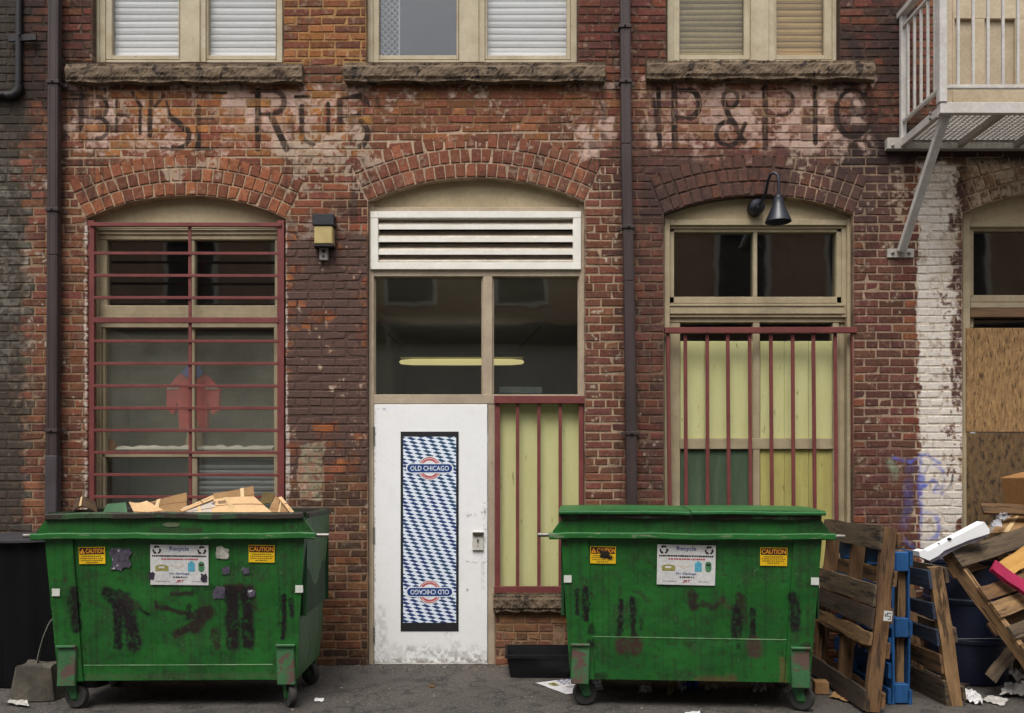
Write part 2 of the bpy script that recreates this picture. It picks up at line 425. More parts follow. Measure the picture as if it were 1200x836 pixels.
def brick_verts(x0, x1, z0, z1, r_, depth=.10, ch=.006, cx=0, cz=0, wear=.0017, proud=0.0):
    yf = r_.uniform(-.0040, -.0010) - proud; q = lambda: r_.uniform(-wear, wear)
    f = [(x0 + ch + q(), yf, z0 + ch + q()), (x1 - ch + q(), yf + q(), z0 + ch + q()), (x1 - ch + q(), yf, z1 - ch + q()), (x0 + ch + q(), yf + q(), z1 - ch + q())]
    o = [(x0 + q(), ch + yf, z0 + q()), (x1 + q(), ch + yf, z0 + q()), (x1 + q(), ch + yf, z1 + q()), (x0 + q(), ch + yf, z1 + q())]
    if r_.random() < .22:                                            # a knocked-off corner
        i = r_.randrange(4); sx_, sz_ = ((1, 1), (-1, 1), (-1, -1), (1, -1))[i]; a_, b_ = r_.uniform(.006, .022), r_.uniform(.003, .010)
        f[i] = (f[i][0] + sx_ * a_, f[i][1] + .001, f[i][2] + sz_ * b_); o[i] = (o[i][0] + sx_ * a_ * .8, max(o[i][1], .004), o[i][2] + sz_ * b_ * .8)
    bk = [(x0, depth, z0), (x1, depth, z0), (x1, depth, z1), (x0, depth, z1)]
    return [(x - cx, y, z - cz) for x, y, z in f + o + bk]
BRICK_F = [[0, 1, 2, 3]] + [[4 + i, 4 + (i + 1) % 4, (i + 1) % 4, i] for i in range(4)] + [[8 + i, 8 + (i + 1) % 4, 4 + (i + 1) % 4, 4 + i] for i in range(4)]

# ---- the paint, soot and lettering on the wall
L = Layer(-110, 1310, -125, 790, 1.25)
w1, w2, w3 = fbm(L.h, L.w, 60, 5, 1), fbm(L.h, L.w, 16, 4, 2), fbm(L.h, L.w, 5, 3, 3)
wob = 2.2 * fbm(L.h, L.w, 22, 5, 4)
full = (slice(0, L.h), slice(0, L.w))
L.over(full, (44, 35, 31), np.clip(.05 + .12 * w1 + .10 * w2, 0, .4))
L.over(full, (168, 148, 124), np.clip(.34 * (w2 + .6 * w3 + .35 * w1 - 1.9), 0, .45))           # lime bloom
L.over(full, (150, 126, 104), np.clip(.17 * (w3 + .5 * w2) - .01, 0, .42))                        # mortar dust
def vstreak(seed, cw, chh):
    a = vnoise(L.h, L.w, 1, seed) if False else None
    g = np.random.default_rng(seed).random((int(L.h / chh) + 3, int(L.w / cw) + 3)).astype(np.float32)
    y = np.arange(L.h, dtype=np.float32) / chh; x = np.arange(L.w, dtype=np.float32) / cw
    yi, xi = y.astype(int), x.astype(int); fy, fx = y - yi, x - xi
    a = g[yi][:, xi] * (1 - fx) + g[yi][:, xi + 1] * fx; b = g[yi + 1][:, xi] * (1 - fx) + g[yi + 1][:, xi + 1] * fx
    t = a * (1 - fy)[:, None] + b * fy[:, None]; return (t - .5) / t.std()
st1, st2 = vstreak(51, 7, 90), vstreak(52, 3.2, 50)
L.over(full, (40, 32, 28), np.clip(  .11 * (st1 + .7 * st2 + .5 * w1 - .9), 0, .4))                  # rain streaks
L.over(full, (166, 146, 124), np.clip(.14 * (st2 + .6 * w2 + .4 * w1 - 1.5), 0, .35))
for x0, x1, y0, y1 in [(70, 130, 94, 240), (330, 356, 94, 230), (400, 430, 94, 260), (690, 712, 94, 240), (752, 775, 92, 260), (1000, 1028, 92, 300), (722, 742, 90, 600), (52, 76, 90, 600)]:
    sl, m = L.rect(x0, x1, y0, y1, 14, wob); L.over(sl, (38, 30, 27), m * np.clip(.35 + .25 * st2[sl] + .15 * w2[sl], 0, .6) * .8)
def zone(x0, x1, y0, y1, col, al, soft=12, wb=None, n=None, k=0.0):
    sl, m = L.rect(x0, x1, y0, y1, soft, wob if wb is None else wb)
    nz = 1.0 if n is None else np.clip(.5 + n[sl] + k, 0, 1)
    L.over(sl, col, m * al * nz)
# soot, then darker zones
zone(738, 1052, 172, 266, (74, 56, 52), .72, 26, None, .25 * w1 + .2 * w2, .35)
zone(984, 1075, -125, 200, (38, 31, 30), .75, 26, None, .5 * w1 + .3 * w2, .05)
zone(742, 784, 200, 690, (56, 44, 42), .38, 14, None, .5 * w2, .1)
zone(70, 720, 94, 104, (40, 32, 28), .5, 8)  # darker strip just below the left and middle sills
zone(27, 58, -125, 125, (40, 30, 28), .5, 16)
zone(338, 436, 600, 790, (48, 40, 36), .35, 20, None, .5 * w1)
# darker band across the top of the right-hand pier
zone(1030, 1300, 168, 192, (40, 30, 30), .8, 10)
# white ground of the ghost sign, brick by brick
SIGN_T = np.ones((L.h, L.w), np.float32); INK_T = np.ones((L.h, L.w), np.float32)
rs = random.Random(21)
for (x0, x1, z0, z1), _f in bricks:
    pa, pb = 600 + 146 * x0, 600 + 146 * x1; qa, qb = 780 - 146 * z1, 780 - 146 * z0
    if 60 < pb and pa < 1075 and 90 < qb and qa < 200:
        SIGN_T[L.win(pa - .8, pb + .8, qa - .8, qb + .8)] = rs.choice([.12, .45, .8, 1.0, 1.1, 1.15]); INK_T[L.win(pa - .8, pb + .8, qa - .8, qb + .8)] = rs.choice([.65, .85, 1.0, 1.0])
for x0, x1, st in [(82, 130, .56), (130, 165, .30), (165, 212, .54), (212, 264, .34), (264, 348, .80), (345, 432, .52), (430, 560, .13), (560, 690, .07), (686, 714, .72), (742, 765, .35), (760, 965, .68), (960, 1018, .52)]:
    sl, m = L.rect(x0, x1, 98, 178, 9, 3 * wob)
    L.over(sl, (192, 164, 150), m * np.clip((.42 * w2[sl] + .25 * w1[sl] + .42 * w3[sl] + (st - .42) * 3.2) * .5 + .30, 0, .74) * SIGN_T[sl])
for x0, x1, y0, y1, st in [(226, 275, 97, 104, .8), (280, 355, 97, 106, .6), (600, 690, 94, 101, .4), (345, 432, 150, 215, .62), (195, 252, 194, 208, .9), (320, 350, 160, 182, .8), (905, 1010, 178, 192, .35), (535, 575, 92, 112, .4), (58, 100, 185, 210, .5), (940, 965, 190, 222, .35), (1035, 1062, 205, 250, .5), (345, 372, 152, 176, .8)]:
    sl, m = L.rect(x0, x1, y0, y1, 6, 3 * wob)
    L.over(sl, (172, 154, 134), m * np.clip(.4 * w2[sl] + .45 * w3[sl] + (st - .5) * 2.5 + .2, 0, .7))
# faded black letters
def ghost(ox, oy, sc, strokes, wd, dark=.92, kk=.55):
    for st in strokes:
        wd_ = wd; pts = st
        if isinstance(st[0], (int, float)): wd_, pts = st[0] * 1.42, st[1]
        sl, m = L.stroke([(ox + x / sc, oy + y / sc) for x, y in pts], wd_, 1.2, .16 * w3)
        L.over(sl, (40, 31, 28), m * INK_T[sl] * dark * np.clip(.2 * w2[sl] + .3 * w3[sl] + kk + .5, .2, 1))
Z5 = (70, 80, 3.077); Z6 = (660, 80, 3.0)
arc = lambda cx, cy, rx, ry, a0, a1, n=10: [(cx + rx * math.cos(R(a0 + (a1 - a0) * i / n)), cy + ry * math.sin(R(a0 + (a1 - a0) * i / n))) for i in range(n + 1)]
ghost(*Z5, [(4.2, [(78, 100), (78, 265)]), (2.2, [(42, 98), (110, 98)]), [(85, 105), (120, 102)], (3.4, arc(130, 142, 42, 40, -80, 90)), (2, [(85, 180), (140, 184)]), (3.6, arc(130, 218, 44, 40, -70, 85)), (2.5, [(85, 262), (130, 260)])], 2.8, .98, .75)
ghost(*Z5, [(3.0, [(262, 88), (292, 140)]), (3, [(292, 140), (292, 178)]), (4, [(328, 70), (330, 132)]), (3, [(375, 100), (345, 140)]), (2.6, [(290, 175), (290, 238)]), (4, [(326, 150), (326, 245)]), (2, [(205, 110), (205, 235)]), (2, [(205, 170), (250, 170)])], 2.4, .95, .65)
ghost(*Z5, [(5, [(398, 176), (425, 195), (455, 225)]), (4.2, arc(425, 245, 42, 46, -30, 110)), (2.2, [(365, 290), (410, 296)]), (2.5, [(385, 120), (398, 176)]), (4.6, [(500, 144), (500, 292)]), (2.4, [(500, 184), (555, 184)]), (3, [(482, 294), (550, 292)]), (2.4, [(490, 88), (600, 92)])], 3, .98, .75)
ghost(*Z5, [(5, [(715, 84), (715, 292)]), (3.2, [(700, 86), (775, 84)]), (4.6, arc(770, 124, 40, 40, -75, 80)), (2.5, [(722, 168), (775, 166)]), (5.4, [(762, 172), (818, 292)])], 3, 1.0, .75)
ghost(*Z5, [(4, [(873, 140), (873, 232)]), (2.6, [(850, 105), (900, 105)]), (3.4, arc(915, 225, 45, 50, 180, 90)), (3.6, [(968, 130), (968, 235)]), (4.8, [(1010, 122), (1010, 222)]), (4.8, arc(1078, 135, 30, 32, -100, 80)), (2.4, [(1015, 178), (1075, 172)]), (4.6, arc(1076, 238, 34, 46, -70, 80)), (4, [(1145, 115), (1150, 140)]), (3, [(1020, 110), (1075, 102)])], 3, .95, .6)
ghost(*Z6, [(2.2, [(118, 90), (96, 222)]), (2.2, [(105, 178), (150, 178)]), (2, [(118, 90), (140, 150)])], 2, .6)
ghost(*Z6, [(3.6, [(334, 76), (340, 278)]), (2.4, [(318, 110), (334, 240)]), (5.4, [(390, 74), (392, 280)]), (3.6, [(390, 78), (445, 80)]), (5, arc(440, 128, 38, 50, -85, 85)), (3, [(395, 178), (442, 176)])], 3, 1.0, .7)
ghost(*Z6, [(3.2, arc(588, 110, 26, 30, 90, 430, 16)), (4.6, [(566, 120), (580, 165), (606, 205), (634, 262)]), (4, arc(582, 232, 44, 42, -60, -330, 18)), (3, [(640, 196), (618, 250), (590, 272)]), (2.4, [(628, 262), (644, 258)])], 3, 1.0, .75)
ghost(*Z6, [(5, [(710, 70), (710, 282)]), (2.6, [(700, 74), (770, 74)]), (3.2, arc(765, 122, 44, 46, -85, 85)), (2.6, [(716, 168), (768, 168)]), (4, [(885, 70), (886, 264)]), (5, arc(1018, 160, 58, 82, 60, 200)), (3, arc(1018, 160, 58, 82, 200, 320)), (2.6, arc(1040, 160, 40, 80, -60, 50))], 3, .95, .6)
# plum-brown paint on the pier, worn through in spots
sl, m = L.rect(336, 433, 274, 556, 9, 3.4 * wob)
al = m * np.clip(1.9 - .55 * w2[sl] - .5 * w3[sl], 0, .97)
yy = L.Y[sl[0]]; al = al * np.where(yy > 500, np.clip(1.1 - (yy - 500) / 90 + .35 * w2[sl], .1, 1), 1)
for x0, x1, y0, y1 in [(340, 361, 354, 364), (338, 347, 365, 374), (360, 380, 365, 374), (382, 398, 366, 374), (340, 358, 312, 320), (386, 400, 287, 294), (352, 364, 380, 386), (366, 392, 497, 505)]:
    s2, m2 = L.rect(x0, x1, y0, y1, 2, wob); keep = np.ones((L.h, L.w), np.float32); keep[s2] = 1 - m2; al = al * keep[sl]
L.over(sl, (86, 67, 61), al)
zone(341, 432, 262, 282, (150, 135, 125), .7, 5, None, .6 * w2 + .4 * w3, -.2)
sl, m = L.rect(350, 378, 521, 586, 2, .7 * wob); L.over(sl, (150, 148, 124), m * np.clip(.75 + .25 * w3[sl] + .2 * w2[sl], .2, .9))
sl, m = L.rect(350, 378, 521, 586, 2, .7 * wob); L.over(sl, (150, 100, 82), m * np.clip(.5 * w2[sl] + .4 * w3[sl] - .1, 0, .7))
# chips and specks of old white paint
for x0, x1, y0, y1, t in [(338, 432, 280, 560, 2.5), (60, 104, 420, 600, 1.7), (740, 784, 420, 690, 2.2), (27, 60, 180, 420, 1.6), (686, 728, 200, 690, 2.3), (338, 432, 556, 640, 2.0), (1005, 1070, 220, 640, 2.4)]:
    sl, m = L.rect(x0, x1, y0, y1, 8, wob); L.over(sl, (190, 176, 162), m * np.clip((w3[sl] * .8 + w2[sl] * .7 - t) * 3, 0, .62))
# ragged lime lines beside the left window
for xx, y0, y1, wd in [(100.5, 262, 600, 3), (335.5, 258, 600, 2.6), (784, 420, 600, 2.2), (338, 500, 590, 3)]:
    sl, m = L.stroke([(xx, y0 + t * (y1 - y0) / 30) for t in range(31)], wd, 1.3, .8 * w3); L.over(sl, (188, 176, 166), m * np.clip(.75 + .5 * w2[sl], 0, .92))
# white-painted pier and whitewashed arch at the right
sl, m = L.rect(1073, 1128, 190, 690, 3, 1.5 * wob)
m = m * np.clip((L.X[:, sl[1]] - (1069 + (L.Y[sl[0]] - 190) * .02)) / 3 + .8 * w3[sl] * .5, 0, 1)
L.over(sl, (208, 200, 190), m * np.clip(1.95 - .42 * w3[sl] - .22 * w2[sl], 0, .97))
sl, m = L.rect(1073, 1128, 190, 690, 6, wob); L.over(sl, (120, 100, 84), m * np.clip(.3 * (w3[sl] + w2[sl] - 1.2), 0, .5))
zone(1073, 1130, 190, 330, (150, 132, 108), .4, 12, None, .5 * w1 + .3 * w2)
sl, m = L.rect(1118, 1134, 190, 470, 4, 2 * wob); L.over(sl, (72, 48, 42), m * np.clip(1.0 + .6 * w3[sl], .2, .95))
sl, m = L.rect(1110, 1124, 300, 560, 5, 3 * wob); L.over(sl, (80, 52, 44), m * np.clip(.8 * w3[sl] - .55, 0, .85))
zone(1134, 1310, 190, 268, (160, 142, 120), .9, 8, None, .45 * w2 + .35 * w3 + .25 * w1, .12)
# dark grey paint at the far left
sl, m = L.rect(-300, 26, -200, 900, 4, 2 * wob); L.over(sl, (64, 57, 50), m * np.clip(.82 - .2 * w3[sl], 0, .95))
sl, m = L.rect(-300, 26, 190, 440, 40, wob); L.over(sl, (112, 108, 100), m * np.clip(.35 + .4 * w2[sl] + .3 * w3[sl], 0, .75))
sl, m = L.rect(-300, 60, -200, 175, 25, wob); L.over(sl, (44, 38, 33), m * np.clip(.45 + .3 * w2[sl], 0, .8))
# graffiti: blue tags and one black arc
G0 = (1040, 540, 5.575)
def spray(pts, wd, col, al, soft=2.2):
    sl, m = L.stroke([(G0[0] + x / G0[2], G0[1] + y / G0[2]) for x, y in pts], wd, soft, .5 * w3); L.over(sl, col, m * al * np.clip(.75 + .3 * w2[sl], .2, 1))
spray([(215, -30), (210, 150), (218, 300)], 6, (88, 98, 180), .65)
spray([(150, 40), (130, 180), (140, 300), (110, 420)], 11, (80, 84, 150), .45, 5)
spray([(20, 20), (60, 90), (30, 150)], 9, (140, 170, 140), .5, 4)
spray(arc(300, 120, 70, 90, 150, 420, 14), 4, (92, 100, 184), .65)
spray([(210, 190), (290, 130), (330, 150), (300, 210), (360, 212)], 3.6, (86, 94, 178), .65)
spray(arc(265, 430, 75, 90, -100, 95, 12), 4.6, (104, 112, 192), .6)
spray([(225, 330), (210, 470), (230, 590)], 4, (110, 116, 196), .6)
spray([(40, -20), (150, 10), (250, -40), (340, 20)], 3.6, (92, 102, 194), .75)
spray([(120, 520), (200, 600)], 5, (88, 94, 164), .5, 4)
spray([(330, 216), (385, 196), (420, 150), (432, 60)], 1.8, (34, 32, 44), .9, 1.0)
wall_img = L.image('wall_paint')

# ---- colour of the mortar by zone
M_ = Layer(-110, 1310, -125, 790, .5)
M_.a[:] = 1; M_.rgb[:] = np.array((92, 76, 64)) / 255
mw = 2 * fbm(M_.h, M_.w, 12, 3, 9)
for x0, x1, y0, y1, c in [(332, 430, -125, 78, (156, 126, 88)), (676, 782, -125, 95, (78, 60, 52)), (400, 730, 90, 165, (122, 96, 74)), (75, 430, 95, 180, (150, 128, 106)), (740, 1030, 95, 180, (140, 116, 98)), (27, 104, -125, 130, (56, 44, 38)), (27, 104, 240, 640, (136, 118, 102)), (686, 732, 190, 700, (160, 145, 132)), (732, 784, 190, 700, (112, 94, 84)),
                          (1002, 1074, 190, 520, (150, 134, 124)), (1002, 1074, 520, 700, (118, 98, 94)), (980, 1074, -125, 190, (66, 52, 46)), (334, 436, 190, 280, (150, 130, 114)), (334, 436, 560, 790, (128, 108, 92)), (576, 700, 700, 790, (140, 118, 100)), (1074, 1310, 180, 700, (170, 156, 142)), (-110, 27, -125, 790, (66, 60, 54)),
                          (78, 360, 170, 262, (164, 146, 132)), (402, 712, 152, 240, (170, 154, 142)), (752, 940, 160, 262, (76, 60, 55)), (742, 1045, 165, 200, (84, 66, 60)), (336, 433, 274, 552, (76, 59, 54)), (1074, 1128, 190, 692, (192, 182, 170)), (925, 1030, 172, 262, (168, 150, 136))]:
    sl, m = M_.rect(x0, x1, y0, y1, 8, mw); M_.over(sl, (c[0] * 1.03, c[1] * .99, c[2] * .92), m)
M_.a[:] = 1
mortar_img = M_.image('mortar_colours')

def wall_mat(name, src):
    """brick (colour from the object or from a face attribute) or mortar (colour from the mortar map), under the paint map"""
    m, nt, b, o = base_nt(name)
    geo = N(nt, 'ShaderNodeNewGeometry'); pos = geo.outputs['Position']
    sep = N(nt, 'ShaderNodeSeparateXYZ'); nt.links.new(pos, sep.inputs[0])
    cb = N(nt, 'ShaderNodeCombineXYZ')
    xa, xb, zb_, za_ = WX(-110), WX(1310), WZ(-125), WZ(790)
    nt.links.new(math_(nt, 'DIVIDE', math_(nt, 'SUBTRACT', sep.outputs[0], xa), xb - xa), cb.inputs[0])
    nt.links.new(math_(nt, 'DIVIDE', math_(nt, 'SUBTRACT', sep.outputs[2], za_), zb_ - za_), cb.inputs[1])
    ti = N(nt, 'ShaderNodeTexImage', image=wall_img, extension='EXTEND'); nt.links.new(cb.outputs[0], ti.inputs[0])
    n1 = noise(nt, pos, 38, 6, .7); n2 = noise(nt, pos, 150, 3, .7); n0 = noise(nt, pos, 9, 4, .6)
    if src == 'object': c = N(nt, 'ShaderNodeObjectInfo').outputs['Color']
    elif src == 'attr': c = N(nt, 'ShaderNodeAttribute', attribute_name='brick_colour').outputs['Color']
    else:
        t2 = N(nt, 'ShaderNodeTexImage', image=mortar_img, extension='EXTEND'); nt.links.new(cb.outputs[0], t2.inputs[0]); c = t2.outputs['Color']
    c = mixcol(nt, .75, c, mixcol(nt, 1.0, c, ramp(nt, n1, .2, .8, (.30, .31, .33, 1), (1.65, 1.6, 1.5, 1)), 'MULTIPLY'))
    c = mixcol(nt, .75, c, mixcol(nt, 1.0, c, ramp(nt, n2, .25, .75, (.55, .55, .55, 1), (1.4, 1.4, 1.4, 1)), 'MULTIPLY'))
    if src != 'mortar': c = mixcol(nt, ramp(nt, n0, .58, .72), c, mixcol(nt, .5, c, rgba((46, 34, 32))))
    else: c = mixcol(nt, ramp(nt, n0, .5, .7), c, mixcol(nt, .45, c, rgba((50, 40, 35))))
    fac = math_(nt, 'MULTIPLY', ti.outputs['Alpha'], ramp(nt, math_(nt, 'ADD', math_(nt, 'MULTIPLY', ti.outputs['Alpha'], .6), math_(nt, 'MULTIPLY', n1, .6)), .28, .52))
    if src == 'mortar': fac = math_(nt, 'MULTIPLY', fac, .62)
    pc = mixcol(nt, .55, ti.outputs['Color'], mixcol(nt, 1.0, ti.outputs['Color'], ramp(nt, n1, .2, .8, (.55, .55, .55, 1), (1.4, 1.4, 1.4, 1)), 'MULTIPLY'))
    nt.links.new(mixcol(nt, fac, c, pc), b.inputs['Base Color'])
    b.inputs['Roughness'].default_value = .88; b.inputs['Specular IOR Level'].default_value = .25
    bp = N(nt, 'ShaderNodeBump'); bp.inputs['Strength'].default_value = .55; bp.inputs['Distance'].default_value = .008
    nt.links.new(math_(nt, 'ADD', n1, math_(nt, 'MULTIPLY', n2, .5)), bp.inputs['Height']); nt.links.new(bp.outputs[0], b.inputs['Normal'])
    return m
m_brick_o, m_brick_a, m_mortar = wall_mat('brick_single', 'object'), wall_mat('brick_joined', 'attr'), wall_mat('mortar', 'mortar')

# ---- mortar backing with its openings
def opening_poly(kind):
    A = kind
    pts = [(A['cx'] - A['half'], 692), (A['cx'] + A['half'], 692)]
    n = 20
    for i in range(n + 1):
        t = A['ang'] - 2 * A['ang'] * i / n
        pts.append((A['cx'] + A['R'] * math.sin(t), A['cy'] - A['R'] * math.cos(t)))
    return pts
holes = [[(x0, y1), (x1, y1), (x1, y0), (x0, y0)] for x0, x1, y0, y1 in RECTS[:3] + RECTS[8:9]]
holes[-1] = [(1108, 166), (1290, 166), (1290, -100), (1108, -100)]
holes += [opening_poly(ARCH[0]), opening_poly(ARCH[2]), opening_poly(ARCH[3])]
pc = opening_poly(ARCH[1]); 
outer = [(-110, 781), (431, 781)]                                   # the door opening cuts the bottom edge
outer_c = [(580, 781)]
arc_c = [(x, y) for x, y in pc[2:]]
outer = [(-340, 781), (431, 781)] + arc_c[::-1] + [(685, 718), (580, 718), (580, 781), (1686, 781), (1686, -125), (-340, -125)]
YM = .0022
mbk = MB()
rings = [outer] + holes
flat = [p for r_ in rings for p in r_]
tris = tessellate_polygon([[Vector((x, -y, 0)) for x, y in r_] for r_ in rings])
mbk.add([(WX(x), YM, WZ(y)) for x, y in flat], [list(t) for t in tris])
for r_ in rings:                                                     # reveals
    n = len(r_)
    for i in range(n):
        (xa, ya), (xb, yb) = r_[i], r_[(i + 1) % n]
        if r_ is outer and (ya < -100 or yb < -100 or xa > 1600 or xb > 1600 or xb < -300): continue
        mbk.quad((WX(xa), YM, WZ(ya)), (WX(xb), YM, WZ(yb)), (WX(xb), .34, WZ(yb)), (WX(xa), .34, WZ(ya)))
for xe in (WX(-340), WX(1686)): mbk.quad((xe, YM, 0), (xe, 7, 0), (xe, 7, WZ(-125)), (xe, YM, WZ(-125)))
mbk.quad((WX(-340), YM, WZ(-125)), (WX(1686), YM, WZ(-125)), (WX(1686), 7, WZ(-125)), (WX(-340), 7, WZ(-125)))
mbk.build('mortar_wall', m_mortar, building, recalc=False)

# ---- 300 bricks as parts, the rest as one
def visible(px, py):
    if not (4 < px < 1196 and 4 < py < 778): return False
    if 36 < px < 386 and py > 592: return False
    if 640 < px < 1200 and py > 590: return False
    return True
order = sorted(range(len(bricks)), key=lambda i: ((600 + 146 * (bricks[i][0][0] + bricks[i][0][1]) / 2 - 560) / 1.35) ** 2 + (780 - 146 * (bricks[i][0][2] + bricks[i][0][3]) / 2 - 300) ** 2)
single = set()
for i in order:
    if len(single) >= 300: break
    (x0, x1, z0, z1), fl = bricks[i]
    if fl and visible(600 + 146 * (x0 + x1) / 2, 780 - 146 * (z0 + z1) / 2): single.add(i)
templ = []
for t in range(24):
    r_ = random.Random(300 + t); me = bpy.data.meshes.new('brick')
    me.from_pydata(brick_verts(-.0967, .0967, -.0288, .0288, r_), [], BRICK_F); me.materials.append(m_brick_o); templ.append(me)
rest = MB(); rest_cols = []
rc = random.Random(77)
for i, ((x0, x1, z0, z1), fl) in enumerate(bricks):
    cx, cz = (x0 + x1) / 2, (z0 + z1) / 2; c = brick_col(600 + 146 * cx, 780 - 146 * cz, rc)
    if i in single:
        o = link_mesh('brick', templ[rc.randrange(24)], building, (cx, 0, cz)); o.color = rgba(c); o.scale = ((x1 - x0) / .1934, 1, (z1 - z0) / .0576)
    else:
        ext = -100 < 600 + 146 * cx < 1310
        rest.add(brick_verts(x0, x1, z0, z1, rc), BRICK_F); rest_cols += [rgba(c)] * len(BRICK_F)
ro = rest.build('brick_courses', m_brick_a, building, recalc=False); tag(ro, kind='stuff')
def face_colours(o, cols):
    at = o.data.color_attributes.new('brick_colour', 'FLOAT_COLOR', 'CORNER'); buf = []
    for p, c in zip(o.data.polygons, cols): buf += list(c) * p.loop_total
    at.data.foreach_set('color', buf)
face_colours(ro, rest_cols)

# ---- brick arches: rowlock rings, every brick a sub-part
ra = random.Random(9)
AP = [[(128, 72, 52), (114, 62, 48), (98, 55, 46), (140, 82, 56)], [(126, 70, 54), (110, 62, 50), (96, 56, 48), (134, 78, 58)], [(96, 58, 50), (106, 60, 48), (84, 52, 48), (112, 66, 50)], [(120, 90, 70), (100, 70, 56), (90, 62, 50)]]
for ai, A in enumerate(ARCH):
    ar = bpy.data.objects.new('brick_arch', None); COL.objects.link(ar); ar.parent = building; ar.location = (WX(A['cx']), 0, WZ(A['cy']))
    for rg in range(A['rings']):
        r0, r1 = A['R'] + rg * A['th'], A['R'] + (rg + 1) * A['th']
        n = round((r0 + r1) * A['ang'] / 12.4)
        for j in range(n):
            t = -A['ang'] + 2 * A['ang'] * (j + .5) / n + ra.uniform(-.0008, .0008)
            px = A['cx'] + (r0 + r1) / 2 * math.sin(t)
            hw = ((r0 + r1) / 2 * A['ang'] / n - .82) / 146; hr = ((r1 - r0) / 2 - .85) / 146; rm = (r0 + r1) / 2 / 146
            me = bpy.data.meshes.new('arch_brick'); me.from_pydata(brick_verts(-hw, hw, -hr, hr, ra, .1, .005, 0, 0, .0022, .003), [], BRICK_F); me.materials.append(m_brick_o)
            o = link_mesh('arch_brick', me, ar, (rm * math.sin(t), 0, rm * math.cos(t))); o.rotation_euler = (0, t, 0)
            k_ = ra.uniform(.88, 1.12); o.color = rgba(tuple(v * k_ * .97 for v in grade(tuple(.6 * a_ + .4 * b_ for a_, b_ in zip(ra.choice(AP[ai]), AP[ai][0])))))
# ================================================================== WINDOWS, DOOR, SILLS
m_cream = mat('cream_paint', (170, 156, 128), (148, 134, 108), 5, .7, bump=.12, c3=(96, 82, 64), c3t=.66, c3scale=16)
m_pale = mat('pale_frame_paint', (186, 176, 152), (164, 150, 124), 5, .7, bump=.12, c3=(92, 78, 60), c3t=.67, c3scale=14)
m_taupe = mat('taupe_paint', (178, 162, 140), (158, 142, 122), 5, .7, bump=.12, c3=(84, 72, 60), c3t=.68, c3scale=16)
m_tymp = mat('tympanum_paint', (182, 166, 134), (160, 144, 114), 2.5, .75, bump=.08, c3=(110, 92, 70), c3t=.70, c3scale=8)
m_red = mat('red_iron_paint', (118, 60, 57), (100, 50, 48), 6, .6, bump=.15, c3=(70, 44, 40), c3t=.66, c3scale=22)
m_stone = mat('rough_sandstone', (124, 106, 86), (84, 71, 59), 7, .95, bump=.7, bscale=34, c3=(52, 45, 40), c3t=.56, c3scale=9)
m_whitemetal = mat('white_louvre_metal', (234, 231, 224), (220, 216, 206), 4, .45, bump=.05, grain=.12, c3=(120, 106, 90), c3t=.68, c3scale=13)
m_door = None
m_yellow = mat('yellow_green_board', (196, 194, 142), (188, 186, 130), 3, .75, (4, 4, .9), bump=.05, grain=.1, c3=(140, 136, 88), c3t=.64, c3scale=8)
m_olive = mat('yellow_board_dirty', (180, 174, 104), (160, 150, 88), 3, .75, (6, 6, 1), bump=.05, grain=.08, c3=(96, 88, 56), c3t=.63, c3scale=9)
m_dgreen = mat('dark_green_board', (80, 98, 74), (62, 78, 60), 4, .8, (4, 4, .7), bump=.1)
m_osb = mat('strand_board', (168, 134, 90), (112, 84, 54), 22, .85, (2.2, 2.2, .55), bump=.4, bscale=60, c3=(78, 58, 38), c3t=.56, c3scale=24, grain=.6)
m_osb2 = mat('weathered_strand_board', (116, 92, 62), (74, 57, 40), 14, .88, (2, 2, .9), bump=.4, bscale=50, c3=(52, 42, 32), c3t=.56, c3scale=14, grain=.6)
m_slat = mat('white_blind', (240, 241, 240), (232, 233, 232), 3, .6, bump=.0, grain=.1)
m_slaty = mat('yellowed_blind', (168, 152, 104), (150, 134, 88), 3, .65, bump=.0)
m_room = mat('dark_room', (52, 48, 44), (40, 37, 34), 2, .9, bump=0)
m_roomlt = mat('grey_room', (190, 190, 180), (174, 174, 165), 2, .9, bump=0)
m_glass = glass('clear_glass', (236, 238, 236), .028, (104, 98, 90), 2.1, .006)
m_glasss = glass('sky_glass', (235, 238, 242), .03, (120, 120, 120), 2.0, .01)
m_glassb = glass('upper_glass', (250, 250, 250), .015, (120, 120, 116), .8)
m_glassd = glass('dirty_glass', (246, 247, 243), .17, (158, 158, 144), 1.0, .03)

def win(name, label, fn, mats):
    mb = MB(); fn(mb); o = mb.build(name, mats, building)
    if label: o['label'] = label
    return o
def sub(parent, name, mats, fn, smooth=False):
    mb = MB(); fn(mb); return mb.build(name, mats, parent, smooth=smooth)
def pane(parent, x0, x1, y0, y1, Y, m): return sub(parent, 'pane', m, lambda b: b.pxbox(x0, x1, y0, y1, Y, Y + .005, ch=0))
def room(x0, x1, y0, y1, Y0, Y1, m, name='room_shell', parent=None, ceil_py=None):
    """dark closed room behind an opening (world box, open at the front)"""
    mb = MB(); a, b = WX(x0), WX(x1); zb, zt = WZ(y1), WZ(y0)
    mb.quad((a, Y1, zb), (b, Y1, zb), (b, Y1, zt), (a, Y1, zt)); mb.quad((a, Y0, zb), (a, Y1, zb), (a, Y1, zt), (a, Y0, zt)); mb.quad((b, Y0, zb), (b, Y1, zb), (b, Y1, zt), (b, Y0, zt))
    mb.quad((a, Y0, zb), (b, Y0, zb), (b, Y1, zb), (a, Y1, zb)); mb.quad((a, Y0, zt), (b, Y0, zt), (b, Y1, zt), (a, Y1, zt))
    return mb.build(name, m, parent or building, recalc=False)

